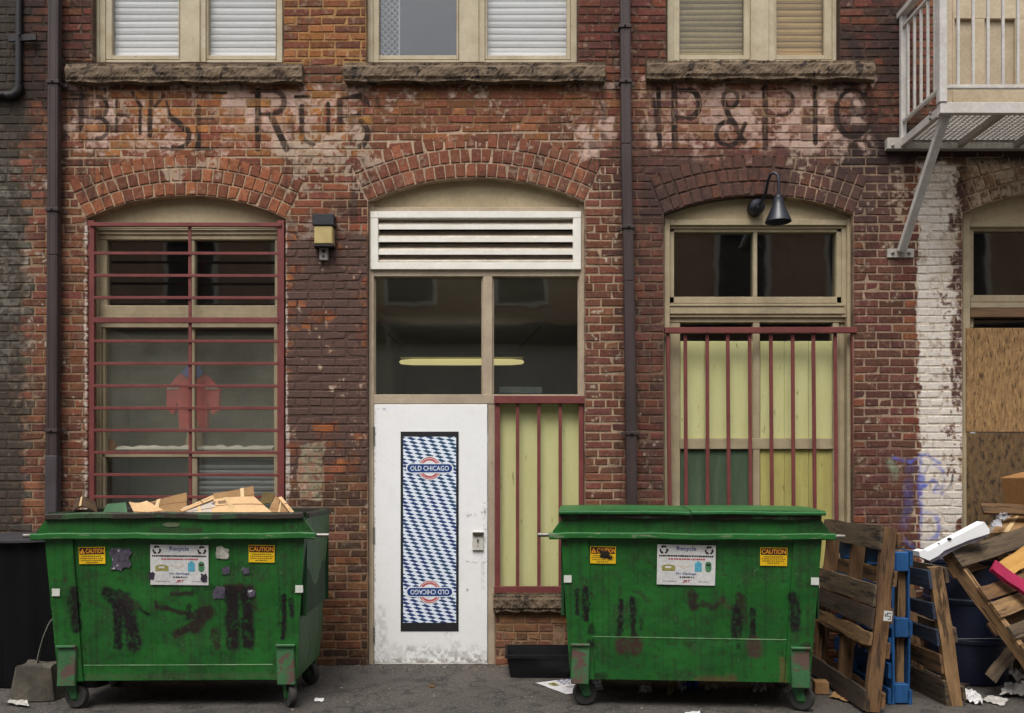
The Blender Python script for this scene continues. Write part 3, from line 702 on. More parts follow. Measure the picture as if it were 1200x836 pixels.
def blind(label, x0, x1, ytop, ybot, Y, m, pitch=7.75, rag=0.0, group='slatted blinds behind the upper windows'):
    s = F_PX / (CAM_D + Y); a, b = P(x0, ybot, Y), P(x1, ytop, Y)
    t = thing('window_blind', label, 'blind', ((a.x + b.x) / 2, Y, a.z), group)
    W = b.x - a.x; me = None; n = int((ybot - ytop) / pitch); d = pitch / s
    mb = MB()
    prof = [(-.010, -.55), (.002, -.2), (.008, .15), (.010, .52)]
    vs = [(sx * W / 2, -y_ + .0, z_ * d) for sx in (-1, 1) for y_, z_ in prof]
    mb.add(vs, [[i, i + 1, 5 + i, 4 + i] for i in range(3)])
    first = mb.build('slat', m, t, recalc=False); first.location = (0, 0, d * .6)
    for i in range(1, n):
        o = link_mesh('slat', first.data, t, (random.uniform(-.002, .002), 0, d * (.6 + i))); o.rotation_euler = (random.uniform(-.06, .06) * (1 + rag), random.uniform(-.004, .004) * (1 + 3 * rag), 0)
    MB().box(-W / 2, W / 2, -.012, .012, -.004, .02, ch=.003).build('bottom_rail', m, t)
    return t

def upper_window(label, xs, m, blinds, left_screen=False):
    L0, gl0, gl1, m0, m1, gr0, gr1, R1 = xs
    def fr(b):
        b.pxbox(L0 + 1, L0 + 8, -100, 73.5, .075, .2); b.pxbox(R1 - 8, R1 - 1, -100, 73.5, .075, .2)
        b.pxbox(L0 + 7, L0 + 15, -100, 73.5, .09, .2); 
        b.pxbox(m0, m1 - 9, -100, 73, .07, .2); b.pxbox(m1 - 9.5, m1 - 2, -100, 73, .085, .2)
        b.pxbox(L0 + 8, R1 - 8, 70.5, 73.5, .10, .2); b.pxbox(L0 + 8, R1 - 8, -103, -92, .08, .2)
    o = win('window', label, fr, m)
    for g0, g1, e0, e1 in ((gl0, gl1, L0 + 15, m0), (gr0, gr1, m1 - 3, R1 - 8)):
        sub(o, 'sash', m, lambda b: (b.pxbox(e0 + .5, g0, -92, 70, .105, .15), b.pxbox(g1, e1 - .5, -92, 70, .105, .15), b.pxbox(g0, g1, 65, 70, .107, .15), b.pxbox(g0, g1, -92, -86, .107, .15)))
        pane(o, g0 - 1, g1 + 1, -90, 66.5, .135, m_glasss if (left_screen and g0 == gl0) else m_glassb)
    return o
uw1 = upper_window('cream two-light upper window with white blinds behind both panes', (108, 131, 209, 211, 243, 244, 323, 332), m_pale, 1)
uw2 = upper_window('cream two-light upper window with bare left pane and white blind in the right', (429, 442, 535, 538, 570, 571, 664, 677), m_pale, 1, True)
uw3 = upper_window('cream two-light upper window with yellowed blinds, beside the balcony', (781, 791, 872, 880, 910, 910, 966, 984), m_pale, 1)
room(104, 336, -112, 80, .2, 1.6, m_room); room(426, 680, -112, 80, .2, 2.5, m_room); room(778, 988, -112, 80, .2, 1.6, m_room)
blind('white slatted blind filling the left pane of the upper window nearest the left downspout', 128, 212, -88, 66, .19, m_slat)
blind('white slatted blind filling the right pane of the upper window nearest the left downspout', 241, 326, -88, 66, .19, m_slat)
blind('white slatted blind in the right pane of the middle upper window', 568, 667, -88, 66, .19, m_slat)
blind('dull yellowed blind in the left pane of the upper window beside the right downspout', 788, 874, -88, 66, .19, m_slaty, 6.6, .6)
blind('warm yellow blind in the narrow right pane of the upper window nearest the balcony', 907, 969, -88, 66, .19, mat('warm_blind', (196, 164, 104), (178, 146, 90), 3, .65, bump=.0, grain=.12), 7.4, .4)
def lattice(b):
    p0, p1 = P(443, 63, .16), P(467, -88, .16); W = p1.x - p0.x; st = .052
    z = p0.z - W
    while z < p1.z:
        for sg in (1, -1):
            za, zb = (z, z + W) if sg > 0 else (z + W, z)
            b.bar((p0.x, .165 + .004 * sg, za), (p1.x, .165 + .004 * sg, zb), .006, .006, (0, 1, 0), ch=0)
        z += st
    b.box(p1.x, p1.x + .012, .155, .175, p0.z - .02, p1.z)
tag(thing('mesh_screen', 'pale diamond wire screen folded to the left side of the bare middle upper pane', 'wire screen', (P(455, 63, .16).x, .16, P(443, 63, .16).z)))
sc_o = bpy.data.objects['mesh_screen']; mb = MB(); lattice(mb); mb.build('wire_lattice', mat('pale_wire', (186, 182, 172), None, 5, .6), sc_o, sc_o.location)

# rough stone sills
def stone_sill(px0, px1, py0, py1, proj, label, seed):
    r_ = random.Random(seed); a, b = P(px0, py1, -proj), P(px1, py0, -proj); mb = MB(); nu, nv = 130, 8
    g = lambda i, j: (a.x + (b.x - a.x) * i / nu, -proj + r_.uniform(-.0035, .0035) + .006 * math.sin(i * .35 + seed) * math.sin(j * .9 + i * .13) - (.012 if 1 < j < nv - 1 else 0), a.z + (b.z - a.z) * j / nv + r_.uniform(-.003, .003) + (.006 * math.sin(i * .21 + seed) if j == 0 else 0))
    pts = [[g(i, j) for i in range(nu + 1)] for j in range(nv + 1)]; vs = [p for row in pts for p in row]
    fs = [[j * (nu + 1) + i, j * (nu + 1) + i + 1, (j + 1) * (nu + 1) + i + 1, (j + 1) * (nu + 1) + i] for j in range(nv) for i in range(nu)]
    nb = len(vs)
    for j in (0, nv):
        for i in range(nu + 1): x, y, z = pts[j][i]; vs.append((x, .16, z))
    for q, j in ((0, 0), (1, nv)):
        for i in range(nu): fs.append([j * (nu + 1) + i, j * (nu + 1) + i + 1, nb + q * (nu + 1) + i + 1, nb + q * (nu + 1) + i])
    for i in (0, nu): fs.append([j * (nu + 1) + i for j in range(nv + 1)] + [nb + (nu + 1) + i, nb + i])
    mb.add(vs, fs); o = mb.build('stone_sill', m_stone, building); o['label'] = label; return o
stone_sill(77, 354, 75, 96, .07, 'rough sandstone sill, pale and worn, beside the left downspout', 1)
stone_sill(403, 709, 74, 95, .07, 'dark rough sandstone sill under the middle upper window', 2)
stone_sill(758, 1025, 71, 92, .07, 'mossy dark stone sill reaching towards the balcony', 3)
stone_sill(578, 686, 698, 717, .05, 'low blackened stone sill beside the white door', 4)

def tympanum(parent, A, y_low, Y):
    pts = []
    n = 18; s_ = F_PX / (CAM_D + Y) / 146
    for i in range(n + 1):
        t = -A['ang'] + 2 * A['ang'] * i / n
        pts.append((WX(A['cx'] + (A['R'] + 2) * math.sin(t)), WZ(A['cy'] - (A['R'] + 2) * math.cos(t))))
    pts += [(WX(A['cx'] + A['half']), WZ(y_low)), (WX(A['cx'] - A['half']), WZ(y_low))]
    return sub(parent, 'arch_panel', m_tymp, lambda b: b.prism(pts, Y, Y + .03))

# --- left barred window
def fr(b):
    b.pxbox(104, 114, 258, 692, .105, .25); b.pxbox(325, 334, 258, 692, .105, .25)
    b.pxbox(114, 325, 263, 270, .095, .2); b.pxbox(114, 325, 270, 275, .11, .2); b.pxbox(114, 325, 275, 281, .12, .2)
    b.pxbox(113.5, 125, 281, 374, .125, .2); b.pxbox(322, 325.5, 281, 374, .125, .2)
    b.pxbox(114, 325, 358, 369, .12, .2); b.pxbox(114, 325, 369, 374, .11, .2); b.pxbox(114, 325, 378, 384, .13, .2)
    b.pxbox(113.5, 118, 384, 692, .12, .2); b.pxbox(120, 123, 384, 692, .14, .2); b.pxbox(321, 325.5, 384, 692, .13, .2)
    b.pxbox(222, 228, 281, 358, .128, .2); b.pxbox(222, 228, 384, 530, .15, .2); b.pxbox(114, 325, 529, 536, .14, .2); b.pxbox(222, 231, 536, 685, .15, .2); b.pxbox(114, 325, 680, 692, .12, .2)
lw = win('window', 'tall arched window with cream frame behind red bars', fr, m_cream)
tympanum(lw, ARCH[0], 263.5, .09)
pane(lw, 125, 223, 280, 359, .16, m_glass); pane(lw, 227, 323, 280, 359, .165, m_glass)
pane(lw, 122, 223, 383, 530, .17, m_glassd); pane(lw, 227, 322, 383, 530, .175, m_glassd)
pane(lw, 122, 223, 535, 681, .17, m_glass); pane(lw, 230, 322, 535, 681, .175, m_glass)
room(98, 340, 222, 374, .22, 1.2, m_room); room(98, 340, 374, 702, .2, .85, m_roomlt)
# things behind that glass
m_wcloth = mat('white_rag', (240, 234, 230), (224, 216, 210), 8, .9)
t = thing('windowsill_cloth', 'crumpled white cloth lying along the inside ledge of the barred left window', 'cloth', P(225, 530, .3))
rr = random.Random(4)
mb = MB(); p0, p1 = P(140, 529, .3), P(322, 529, .3)
hh = [rr.uniform(.022, .034) for i in range(40)]
mb.sheet(lambda u, v: (p0.x + (p1.x - p0.x) * u, .22 + .16 * v, p0.z + math.sin(math.pi * v) * (hh[int(u * 36)] + .006 * math.sin(u * 60)) + .012), 36, 6, .006)
mb.build('cloth', m_wcloth, t, t.location, smooth=True)
t = thing('inside_ledge', 'grey ledge inside the barred left window', 'ledge', P(225, 534, .22))
mb = MB(); a_, b_ = P(112, 536, .21), P(334, 531, .21); mb.box(a_.x, b_.x, .21, .45, a_.z, a_.z + .02, ch=.003); mb.build('board', m_cream, t, t.location)
t = thing('hanging_jersey', 'faded red jersey with blue collar hanging behind the dirty left window glass', 'jersey', P(226, 508, .32))
m_jr = mat('red_cloth', (236, 96, 100), (222, 80, 86), 8, .9); m_jb = mat('blue_cloth', (90, 104, 200), None, 8, .9); m_jw = mat('white_trim', (210, 205, 200), None, 8, .9)
sc_ = F_PX / 7.32
def px2(x, y): v = P(x, y, .32); return (v.x, v.z)
mb = MB()
body = [(210, 440), (222, 434), (232, 434), (244, 441), (258, 456), (257, 481), (249, 486), (244, 470), (243, 502), (211, 502), (209, 470), (204, 486), (196, 480), (196, 456)]
mb.prism([px2(*p) for p in body][::-1], .30, .36); mb.build('shirt_body', m_jr, t, t.location)
mb = MB(); mb.prism([px2(*p) for p in [(214, 438), (221, 429), (234, 429), (241, 438), (235, 442), (228, 445), (220, 442)]][::-1], .285, .30); mb.build('collar', m_jb, t, t.location)
mb = MB(); mb.prism([px2(*p) for p in [(197, 454), (212, 453), (212, 456), (197, 457)]][::-1], .293, .30); mb.prism([px2(*p) for p in [(242, 454), (257, 453), (257, 456), (242, 457)]][::-1], .293, .30); mb.build('stripe', m_jw, t, t.location)
t = thing('bottle_stand', 'pale beige stand under the red jersey behind the left window', 'stand', P(228, 531, .33))
MB().lathe([(.05, 0), (.075, .02), (.07, .10), (.055, .2), (.05, .27)], n=20).build('column', mat('beige_plastic', (190, 166, 140), None, 5, .7), t, smooth=True)
t = thing('orange_jug', 'small rounded orange jug at the left end of the barred window ledge', 'jug', P(130, 531, .29))
MB().lathe([(.03, 0), (.045, .01), (.048, .05), (.036, .085), (.02, .10), (.02, .115)], n=20).build('jug_body', mat('orange_clay', (196, 112, 44), (170, 92, 36), 8, .6), t, smooth=True)
blind('white slatted blind low in the right half of the barred left window', 233, 322, 536, 676, .2, m_slat, 6.2, group=None);

# --- middle opening: louvre, transom lights, door, yellow panel
def fr(b):
    b.pxbox(431.5, 438, 238, 782, .055, .22); b.pxbox(679, 686, 238, 697, .055, .22)
    b.pxbox(438, 679, 243, 248, .06, .2); b.pxbox(438, 679, 316, 324, .06, .2); b.pxbox(566, 577, 324, 463, .058, .2)
    b.pxbox(438, 679, 462.5, 473.5, .05, .2); b.pxbox(572, 580, 473.5, 782, .055, .2)
cw = win('window', 'wide transom window over the white door, lit tube visible inside', fr, m_taupe)
tympanum(cw, ARCH[1], 244, .08)
pane(cw, 438, 566, 323.5, 463, .10, m_glass); pane(cw, 577, 679, 323.5, 463, .103, m_glass)
sub(cw, 'bead', m_taupe, lambda b: (b.pxbox(438, 440, 324, 462, .085, .1), b.pxbox(564.3, 566, 324, 462, .085, .1), b.pxbox(577, 578.8, 324, 462, .085, .1), b.pxbox(677, 679, 324, 462, .085, .1)))
# white louvre
lv = win('louvre_vent', 'white metal louvre with three wide slats', lambda b: (b.pxbox(434, 681, 247.8, 255.5, .035, .12), b.pxbox(434, 681, 307.5, 315.8, .035, .12), b.pxbox(434, 443, 255.5, 307.5, .037, .12), b.pxbox(671.5, 681, 255.5, 307.5, .037, .12)), m_whitemetal)
sub(lv, 'duct_back', m_room, lambda b: b.pxbox(440, 676, 250, 313, .20, .21))
m_blade = mat('off_white_louvre_blade', (214, 204, 188), (186, 174, 158), 6, .8, bump=.1)  # blade tone a step duller than the white frame
for yb in (269, 283.8, 298.6, 312):
    def sl(b):
        p0, p1 = P(443, yb, .05), P(671.5, yb, .05); 
        if yb < 310: b.box(p0.x, p1.x, .05, .056, p0.z, p0.z + .037, ch=.001)
        b.obox(((p0.x + p1.x) / 2, .108, p0.z + .075), ((p1.x - p0.x) / 2, 0, 0), (0, .052, .038), (0, -.002, .003), 1, ch=0)
    sub(lv, 'slat', [m_whitemetal, m_blade], sl)
# interior behind the transom
room(400, 720, 312, 480, .24, 4.2, m_roomlt); 
t = thing('tube_light', 'lit yellowish fluorescent tube hanging inside behind the transom window', 'light', P(540, 422, 2.6))
m_em, nt_, b_, o_ = base_nt('lit_tube'); b_.inputs['Base Color'].default_value = rgba((230, 220, 150)); b_.inputs['Emission Color'].default_value = rgba((255, 236, 166)); b_.inputs['Emission Strength'].default_value = .5
a_, c_ = P(470, 428, 2.6), P(612, 421, 2.6)
zc_ = (a_.z + c_.z) / 2; MB().lathe([(.004, a_.x - .02), (.024, a_.x), (.034, a_.x + .12), (.036, (a_.x + c_.x) / 2), (.034, c_.x - .12), (.024, c_.x), (.004, c_.x + .02)], Matrix.Translation((0, 2.6, zc_)) @ Matrix.Rotation(R(90), 4, 'Y'), 16).build('tube', m_em, t, t.location, smooth=True)
MB().box(a_.x - .02, c_.x + .02, 2.5, 2.7, c_.z + .012, c_.z + .06, ch=.01).box(a_.x - .02, c_.x + .02, 2.5, 2.512, c_.z + .058, c_.z + .12).build('fixture', m_roomlt, t, t.location)  # raised front lip screens the added uplight from view
m_up = m_em.copy(); m_up.name = 'added_uplight_glow'; m_up.node_tree.nodes['Principled BSDF'].inputs['Emission Color'].default_value = rgba((255, 248, 236)); m_up.node_tree.nodes['Principled BSDF'].inputs['Emission Strength'].default_value = .45
MB().box(a_.x, c_.x, 2.56, 2.64, c_.z + .061, c_.z + .075, ch=.003).build('added_uplight', m_up, t, t.location)  # added glowing strip, out of view, that brightens the ceiling and room
MB().bar((a_.x + .1, 2.6, c_.z + .06), (a_.x - .25, 2.6, c_.z + .36), .01, .01).bar((c_.x - .1, 2.6, c_.z + .06), (c_.x + .2, 2.6, c_.z + .36), .01, .01).build('hanger', m_room, t, t.location)
t = thing('inside_box', 'small blue and pale box standing just inside the transom glass', 'box', P(610, 462, .3))
MB().box(-.18, .18, -.05, .05, .0, .055, ch=.004).build('carton', mat('faded_blue_card', (84, 110, 120), (130, 120, 100), 3, .8), t)

# door
D_ = Layer(430, 580, 468, 785, 3)
dw = fbm(D_.h, D_.w, 30, 5, 41); dn = fbm(D_.h, D_.w, 5, 3, 42); ds = fbm(D_.h, D_.w, 12, 4, 43)
for pts, wd, col, al in [([(438, 776), (572, 776)], 7, (104, 98, 90), .6), ([(438, 764), (572, 766)], 18, (140, 134, 124), .22), ([(446, 715), (450, 762)], 10, (150, 146, 138), .3), ([(569, 590), (568, 640)], 3.5, (150, 146, 138), .35), ([(548, 604), (568, 600)], 3, (110, 104, 96), .5), ([(546, 658.5), (571, 658.5)], 1.1, (110, 108, 104), .8), ([(547, 693), (549, 688)], 1.6, (80, 80, 86), .9), ([(439, 770), (439, 480)], 1.4, (140, 132, 120), .45),
                         ([(443, 479), (450, 479.5)], 1.2, (150, 160, 180), .7), ([(480, 762), (560, 771)], 9, (130, 124, 116), .35), ([(525, 744), (535, 756)], 8, (160, 154, 146), .3), ([(565, 650), (566, 690)], 4, (170, 166, 160), .3)]:
    sl, m = D_.stroke(pts, wd, max(1, wd * .4), .8 * dn); D_.over(sl, col, m * al * np.clip(.6 + .55 * ds[sl], 0, 1.2))
D_.over((slice(0, D_.h), slice(0, D_.w)), (150, 146, 138), np.clip(.02 * (dw + .7 * ds), 0, .05))
DIMG = D_.image('door_scuffs'); q0, q1 = P(430, 785, .05), P(580, 468, .05)
m_door = mat('white_door_paint', (238, 238, 238), (234, 234, 234), 3, .45, bump=.02, grain=.05, img=DIMG, imgmap=((q0.x, q1.x), (q0.z, q1.z)))
MB().pxbox(438.4, 571.2, 474, 777.5, .05, .095, 0, .004).build('door', m_door, building)['label'] = 'white scuffed steel door with a checkered poster'
door = bpy.data.objects['door']
m_steel = mat('dull_steel', (150, 148, 142), (110, 106, 100), 8, .45, metal=.6); m_dark = mat('black_print', (34, 33, 36), None, 5, .6, bump=0)
for y0, y1 in ((500, 521), (618, 636), (735, 752)):
    sub(door, 'hinge', m_steel, lambda b: b.tube([P(438.2, y1, .043), P(438.2, y0, .043)], .008, 8), True)
sub(door, 'threshold', m_steel, lambda b: b.pxbox(438, 572, 777.6, 780.6, .02, .1))
def hnd(b):
    b.pxbox(553.5, 566.5, 624, 645, .03, .05, 0, .003); b.pxbox(554, 567, 624, 627, .012, .03, 1, .001)
    c = P(560, 633, .03); b.tube([(c.x, .03, c.z), (c.x, .016, c.z)], .008, 12, 1); c = P(560, 640, .03); b.tube([(c.x, .03, c.z), (c.x, .025, c.z)], .004, 8, 2)
sub(door, 'lock_handle', [mat('lock_cover', (212, 208, 200), (190, 186, 178), 6, .5), mat('lock_dark', (70, 60, 50), None, 5, .5), m_dark], hnd)
# poster: lozenges of two blues, logo upright above and upside down below
m_poz, nt, b, o = base_nt('lozenge_print')
tc = N(nt, 'ShaderNodeTexCoord'); sep = N(nt, 'ShaderNodeSeparateXYZ'); nt.links.new(tc.outputs['Object'], sep.inputs[0])
k1 = 144.9   # photo px per metre at the door
b11, b12, b21, b22 = 2.2, -4.5, 12.0, -1.6      # lattice vectors in px (x, z up)
det = b11 * b22 - b12 * b21
def lc(cx, cz): return math_(nt, 'ADD', math_(nt, 'MULTIPLY', sep.outputs[0], cx * k1), math_(nt, 'MULTIPLY', sep.outputs[2], cz * k1))
s_ = lc(b22 / det, -b21 / det); t_ = lc(-b12 / det, b11 / det)
def tri(v): return math_(nt, 'ABSOLUTE', math_(nt, 'SUBTRACT', math_(nt, 'FRACT', math_(nt, 'ADD', v, 200.5)), .5))
dd = math_(nt, 'ADD', tri(s_), tri(t_))
nz = noise(nt, tc.outputs['Object'], 2.5, 3)
blue = mixcol(nt, ramp(nt, nz, .4, .6), rgba((30, 50, 112)), rgba((30, 72, 104)))
nt.links.new(mixcol(nt, ramp(nt, dd, .46, .50), blue, rgba((226, 234, 246))), b.inputs['Base Color']); b.inputs['Roughness'].default_value = .45
def poster(bd):
    bd.pxbox(469.5, 537.5, 506, 740, .047, .0495, 1, 0); bd.pxbox(472.5, 534.5, 512, 730, .0455, .0465, 0, 0)
    for cy, rot in ((549, 0.0), (694, math.pi)):
        c = P(503.5, cy, .044); u = 1 / k1
        n = 26; ring = lambda r0, r1, y, mi: bd.add([(c.x + r * u * math.cos(2 * math.pi * i / n), y, c.z + r * u * math.sin(2 * math.pi * i / n)) for r in (r0, r1) for i in range(n)], [[i, (i + 1) % n, n + (i + 1) % n, n + i] for i in range(n)], mi)
        ring(0.01, 14.2, .0450, 3); ring(9.0, 13.2, .0447, 2); ring(11.5, 12.0, .0444, 3)
        def cap(w_, h_, y, mi): bd.add([(c.x + (math.copysign(w_ - h_, math.cos(a)) + h_ * math.cos(a)) * u, y, c.z + h_ * math.sin(a) * u) for a in [2 * math.pi * (i + .5) / 24 for i in range(24)]], [list(range(24))], mi)
        cap(28, 5.9, .0441, 3); cap(26.4, 4.9, .0438, 4); 
        bd.text('OLD CHICAGO', 5.6 * u, c.x, c.z, .0434, 3, 45 * u, rot, .01)
    sub_m = None
sub(door, 'poster', [m_poz, m_dark, mat('logo_red', (176, 62, 62), (200, 120, 116), 40, .5, bump=0), mat('logo_white', (226, 230, 236), None, 5, .5, bump=0), mat('logo_blue', (24, 62, 124), None, 5, .5, bump=0)], poster)
# yellow-green panel beside the door
pn = win('side_panel', 'yellow-green boarded panel beside the white door', lambda b: b.pxbox(580, 679, 473.5, 697, .115, .13), m_yellow)
for x0, x1 in ((580, 606), (606.6, 631.5), (632, 656.5), (657, 679)):
    sub(pn, 'board', m_yellow, lambda b: b.pxbox(x0, x1, 473.8, 696.8, .10 + random.uniform(-.003, .003), .115, 0, .003))
for x0, x1, y0, y1 in ((438, 571, 780.7, 790),): pass

# --- right arched window
def fr(b):
    b.pxbox(778.5, 785, 256, 692, .06, .25); b.pxbox(993, 1000, 256, 692, .06, .25)
    b.pxbox(785, 993, 257.5, 264, .065, .2); b.pxbox(785, 993, 264, 268, .085, .2); b.pxbox(785, 993, 267.5, 272, .10, .2)
    b.pxbox(784.5, 790, 268, 356, .10, .2); b.pxbox(980.5, 987, 268, 356, .10, .2); b.pxbox(986.5, 993.2, 268, 372, .085, .2)
    b.pxbox(883, 887.5, 272, 348, .105, .2); b.pxbox(784.5, 987, 348, 355.5, .10, .2)
    b.pxbox(784, 990, 356, 359, .07, .2); b.pxbox(785, 991, 359, 368, .078, .2); b.pxbox(785, 991, 368, 372, .09, .2)
    b.pxbox(785, 992, 372, 378, .11, .2); b.pxbox(785, 797, 378, 692, .115, .2); b.pxbox(976, 983, 378, 692, .115, .2); b.pxbox(983, 993.2, 378, 692, .13, .2)
    b.pxbox(882.5, 890.5, 378, 692, .112, .2); b.pxbox(797, 976, 514, 526.5, .108, .2); b.pxbox(785, 993, 682, 692, .1, .2)
rw = win('window', 'arched window with cream frame, yellow-green boards below and dark panes above', fr, m_cream)
tympanum(rw, ARCH[2], 258, .085)
pane(rw, 789.5, 883.2, 271.5, 348.5, .14, m_glass); pane(rw, 887, 981, 271.5, 348.5, .142, m_glass)
pane(rw, 797, 882.6, 377.5, 402, .15, m_glass); pane(rw, 890, 976, 377.5, 402, .152, m_glass)
for x0, x1, y0, y1, m in ((797, 882.4, 400, 514, m_yellow), (890.6, 976, 400, 514, m_yellow), (797, 882.4, 526.6, 682, m_dgreen), (890.6, 976, 526.6, 682, m_olive)):
    for i in range(3):
        xa, xb = x0 + (x1 - x0) * i / 3 + .15, x0 + (x1 - x0) * (i + 1) / 3 - .15
        sub(rw, 'board', m, lambda b: b.pxbox(xa, xb, y0, y1, .135 + random.uniform(-.0025, .0025), .149, 0, .0025))
room(772, 1006, 222, 404, .26, 1.8, m_room)

# --- boarded window at the right edge
def fr(b):
    b.pxbox(1128.5, 1137, 250, 692, .06, .25); b.pxbox(1343, 1352, 250, 692, .06, .25)
    b.pxbox(1137, 1343, 261, 266, .07, .2); b.pxbox(1137, 1343, 266, 270.5, .1, .2); b.pxbox(1136.5, 1141, 270, 348, .1, .2); b.pxbox(1236, 1241, 270, 346, .105, .2); b.pxbox(1338, 1343, 270, 348, .1, .2)
    b.pxbox(1137, 1343, 346, 354, .1, .2); b.pxbox(1137, 1343, 354.5, 361, .085, .2)
    b.pxbox(1137, 1141, 372, 384, .11, .2)
bw = win('window', 'boarded arched window behind the balcony brace with dark upper pane', fr, m_cream)
sub(bw, 'bare_rail', mat('bare_wood', (120, 92, 66), (96, 72, 52), 6, .8, (.6, 6, 6)), lambda b: b.pxbox(1137, 1343, 361.5, 372, .075, .2))
tympanum(bw, ARCH[3], 261.5, .085)
pane(bw, 1140.5, 1236.5, 270, 346.5, .14, m_glass); pane(bw, 1240.5, 1339, 270, 346.5, .142, m_glass); pane(bw, 1140.5, 1343, 372, 388, .15, m_glass)
sub(bw, 'plywood_sheet', m_osb, lambda b: b.pxbox(1132.5, 1348, 384.5, 506.5, .05, .066))['label'] = 'upper strand board, light brown'
sub(bw, 'plywood_sheet', m_osb2, lambda b: b.pxbox(1133, 1348, 508, 691, .055, .07))['label'] = 'lower strand board, dark and weathered'
room(1120, 1360, 218, 392, .26, 1.5, m_room)
# --- balcony door
def fr(b): b.pxbox(1108, 1116, -100, 168, .06, .2); b.pxbox(1282, 1290, -100, 168, .06, .2); b.pxbox(1116, 1282, -8, 22, .095, .13); b.pxbox(1116, 1282, 102, 168, .095, .13); b.pxbox(1141, 1154, 22, 102, .095, .13); b.pxbox(1116, 1119, 22, 102, .095, .13); b.pxbox(1190, 1203, 22, 102, .095, .13); b.pxbox(1240, 1254, 22, 102, .095, .13)
bd_ = win('balcony_door', 'beige panelled door behind the white balcony railing', fr, mat('beige_door_paint', (186, 170, 144), (170, 152, 126), 4, .7, bump=.1))
sub(bd_, 'door_panel', mat('beige_panel_paint', (176, 160, 136), (158, 142, 118), 4, .7, bump=.1), lambda b: b.pxbox(1112, 1286, -100, 168, .125, .15))
mb = MB(); mb.pxbox(649.5, 660.5, 735, 756.5, .006, .08); o = mb.build('air_brick', mat('grey_vent', (62, 60, 58), (48, 46, 44), 9, .8), building)

# ================================================================== SECURITY GRILLES
def grille(label, Y, vbars, hbars, hr):
    """vbars: (x_top, x_bottom, half px, y0, y1); hbars: (y, half px, x0, x1)"""
    c = P((vbars[0][0] + vbars[-1][0]) / 2, max(v[4] for v in vbars), Y)
    t = thing('security_grille', label, 'security bars', c, 'red iron security grilles')
    for xt, xb, hw, y0, y1, d in vbars:
        a, b = P(xb, y1, Y), P(xt, y0, Y); w_ = hw * 2 / (F_PX / (CAM_D + Y))
        MB().bar((a.x, Y, a.z), (b.x, Y, b.z), w_, d, (0, 1, 0), ch=.002).build('upright_bar', m_red, t, c)
    for y, hh_, x0, x1, d in hbars:
        a, b = P(x0, y, Y - hr), P(x1, y, Y - hr); h_ = hh_ * 2 / (F_PX / (CAM_D + Y))
        MB().bar((a.x, Y - hr, a.z), (b.x, Y - hr, b.z + random.uniform(-.003, .003)), d, h_, (0, 0, 1), ch=.002).build('cross_bar', m_red, t, c)
    return t
grille('red iron grille of many level bars over the tall left window', .025, [(107, 107, 4.2, 259, 690, .03), (222.5, 223.5, 1.8, 262, 690, .012), (329.5, 329.5, 4, 259, 690, .03)],
       [(263.5, 2.2, 106, 330, .03)] + [(y, 1.7, 110, 327, .012) for y in (297, 323, 349)] + [(375.5, 3.2, 110, 327, .022)] + [(y, 1.7, 110, 327, .012) for y in (400, 426.5, 452.5, 478.5, 504.5, 530.5, 556.5, 582.5, 608.5, 634.5, 660)], .012)
grille('red iron grille of upright bars over the panel beside the white door', .03, [(583, 583, 3, 470, 690, .02), (606.5, 606.5, 2, 470, 690, .014), (631.5, 631.5, 2, 470, 690, .014), (656.5, 656.5, 2, 470, 690, .014), (681, 681, 2.8, 470, 690, .02)],
       [(468.5, 4.4, 579, 685, .035), (691, 3.8, 579, 685, .03)], .014)
grille('red iron grille of upright bars over the boarded right arched window', .02, [(782.5, 786, 1.9, 388, 690, .03)] + [(803 + 25.05 * i + j, 804.5 + 25.2 * i, 2.1, 388, 690, .014) for i, j in enumerate((0, .6, -.4, .3, 0, .5, -.3, .2))] + [(1000, 1003.5, 3, 386, 690, .03)],
       [(387.5, 3.4, 779, 1003, .04)], .014)
# ================================================================== PIPES, LAMPS, BALCONY
m_pipe = mat('brown_downspout_paint', (66, 54, 54), (54, 44, 44), 3, .6, (3, 3, .6), bump=.1, c3=(92, 80, 74), c3t=.68, c3scale=10)
m_iron = mat('dark_iron', (40, 36, 38), (30, 28, 30), 8, .55, bump=.1)
def downspout(label, pts, wpx, brackets, lower):
    Y = -.075; c = P(pts[-1][0], pts[-1][1], Y); t = thing('downspout', label, 'downspout', c, 'brown rainwater downspouts')
    s = F_PX / (CAM_D + Y); w_ = wpx / s
    mb = MB()
    for (xa, ya), (xb, yb) in zip(pts, pts[1:]): mb.bar(P(xa, ya, Y), P(xb, yb, Y), w_, w_ * .8, (0, 1, 0), ch=.006)
    for dx in (-.28, .28): mb.bar(P(pts[0][0], pts[0][1], Y) + Vector((dx * w_, -w_ * .4, 0)), P(pts[-1][0], pts[-1][1], Y) + Vector((dx * w_, -w_ * .4, 0)), .006, .006, (0, 1, 0), ch=.001)
    mb.build('pipe', m_pipe, t, c)
    if lower:
        mb = MB(); a, b = lower; mb.bar(P(*b, Y), P(*a, Y), w_ * 1.12, w_ * .92, (0, 1, 0), ch=.006); mb.build('lower_pipe', mat('grey_downspout', (78, 70, 74), (62, 56, 58), 4, .6), t, c)
    for x, y in brackets:
        mb = MB(); q = P(x, y, Y); mb.obox(q + Vector((0, .0, 0)), (w_ * .60, 0, 0), (0, w_ * .52, 0), (0, 0, .014), ch=.003); mb.obox(q + Vector((0, .045, 0)), (w_ * .95, 0, 0), (0, .006, 0), (0, 0, .012), ch=.002)
        mb.lathe([(.008, 0), (.008, .012), (.004, .016)], Matrix.Translation(q + Vector((0, -w_ * .5, 0))) @ Matrix.Rotation(R(90), 4, 'X'), 8); mb.build('bracket', m_pipe, t, c)
    return t
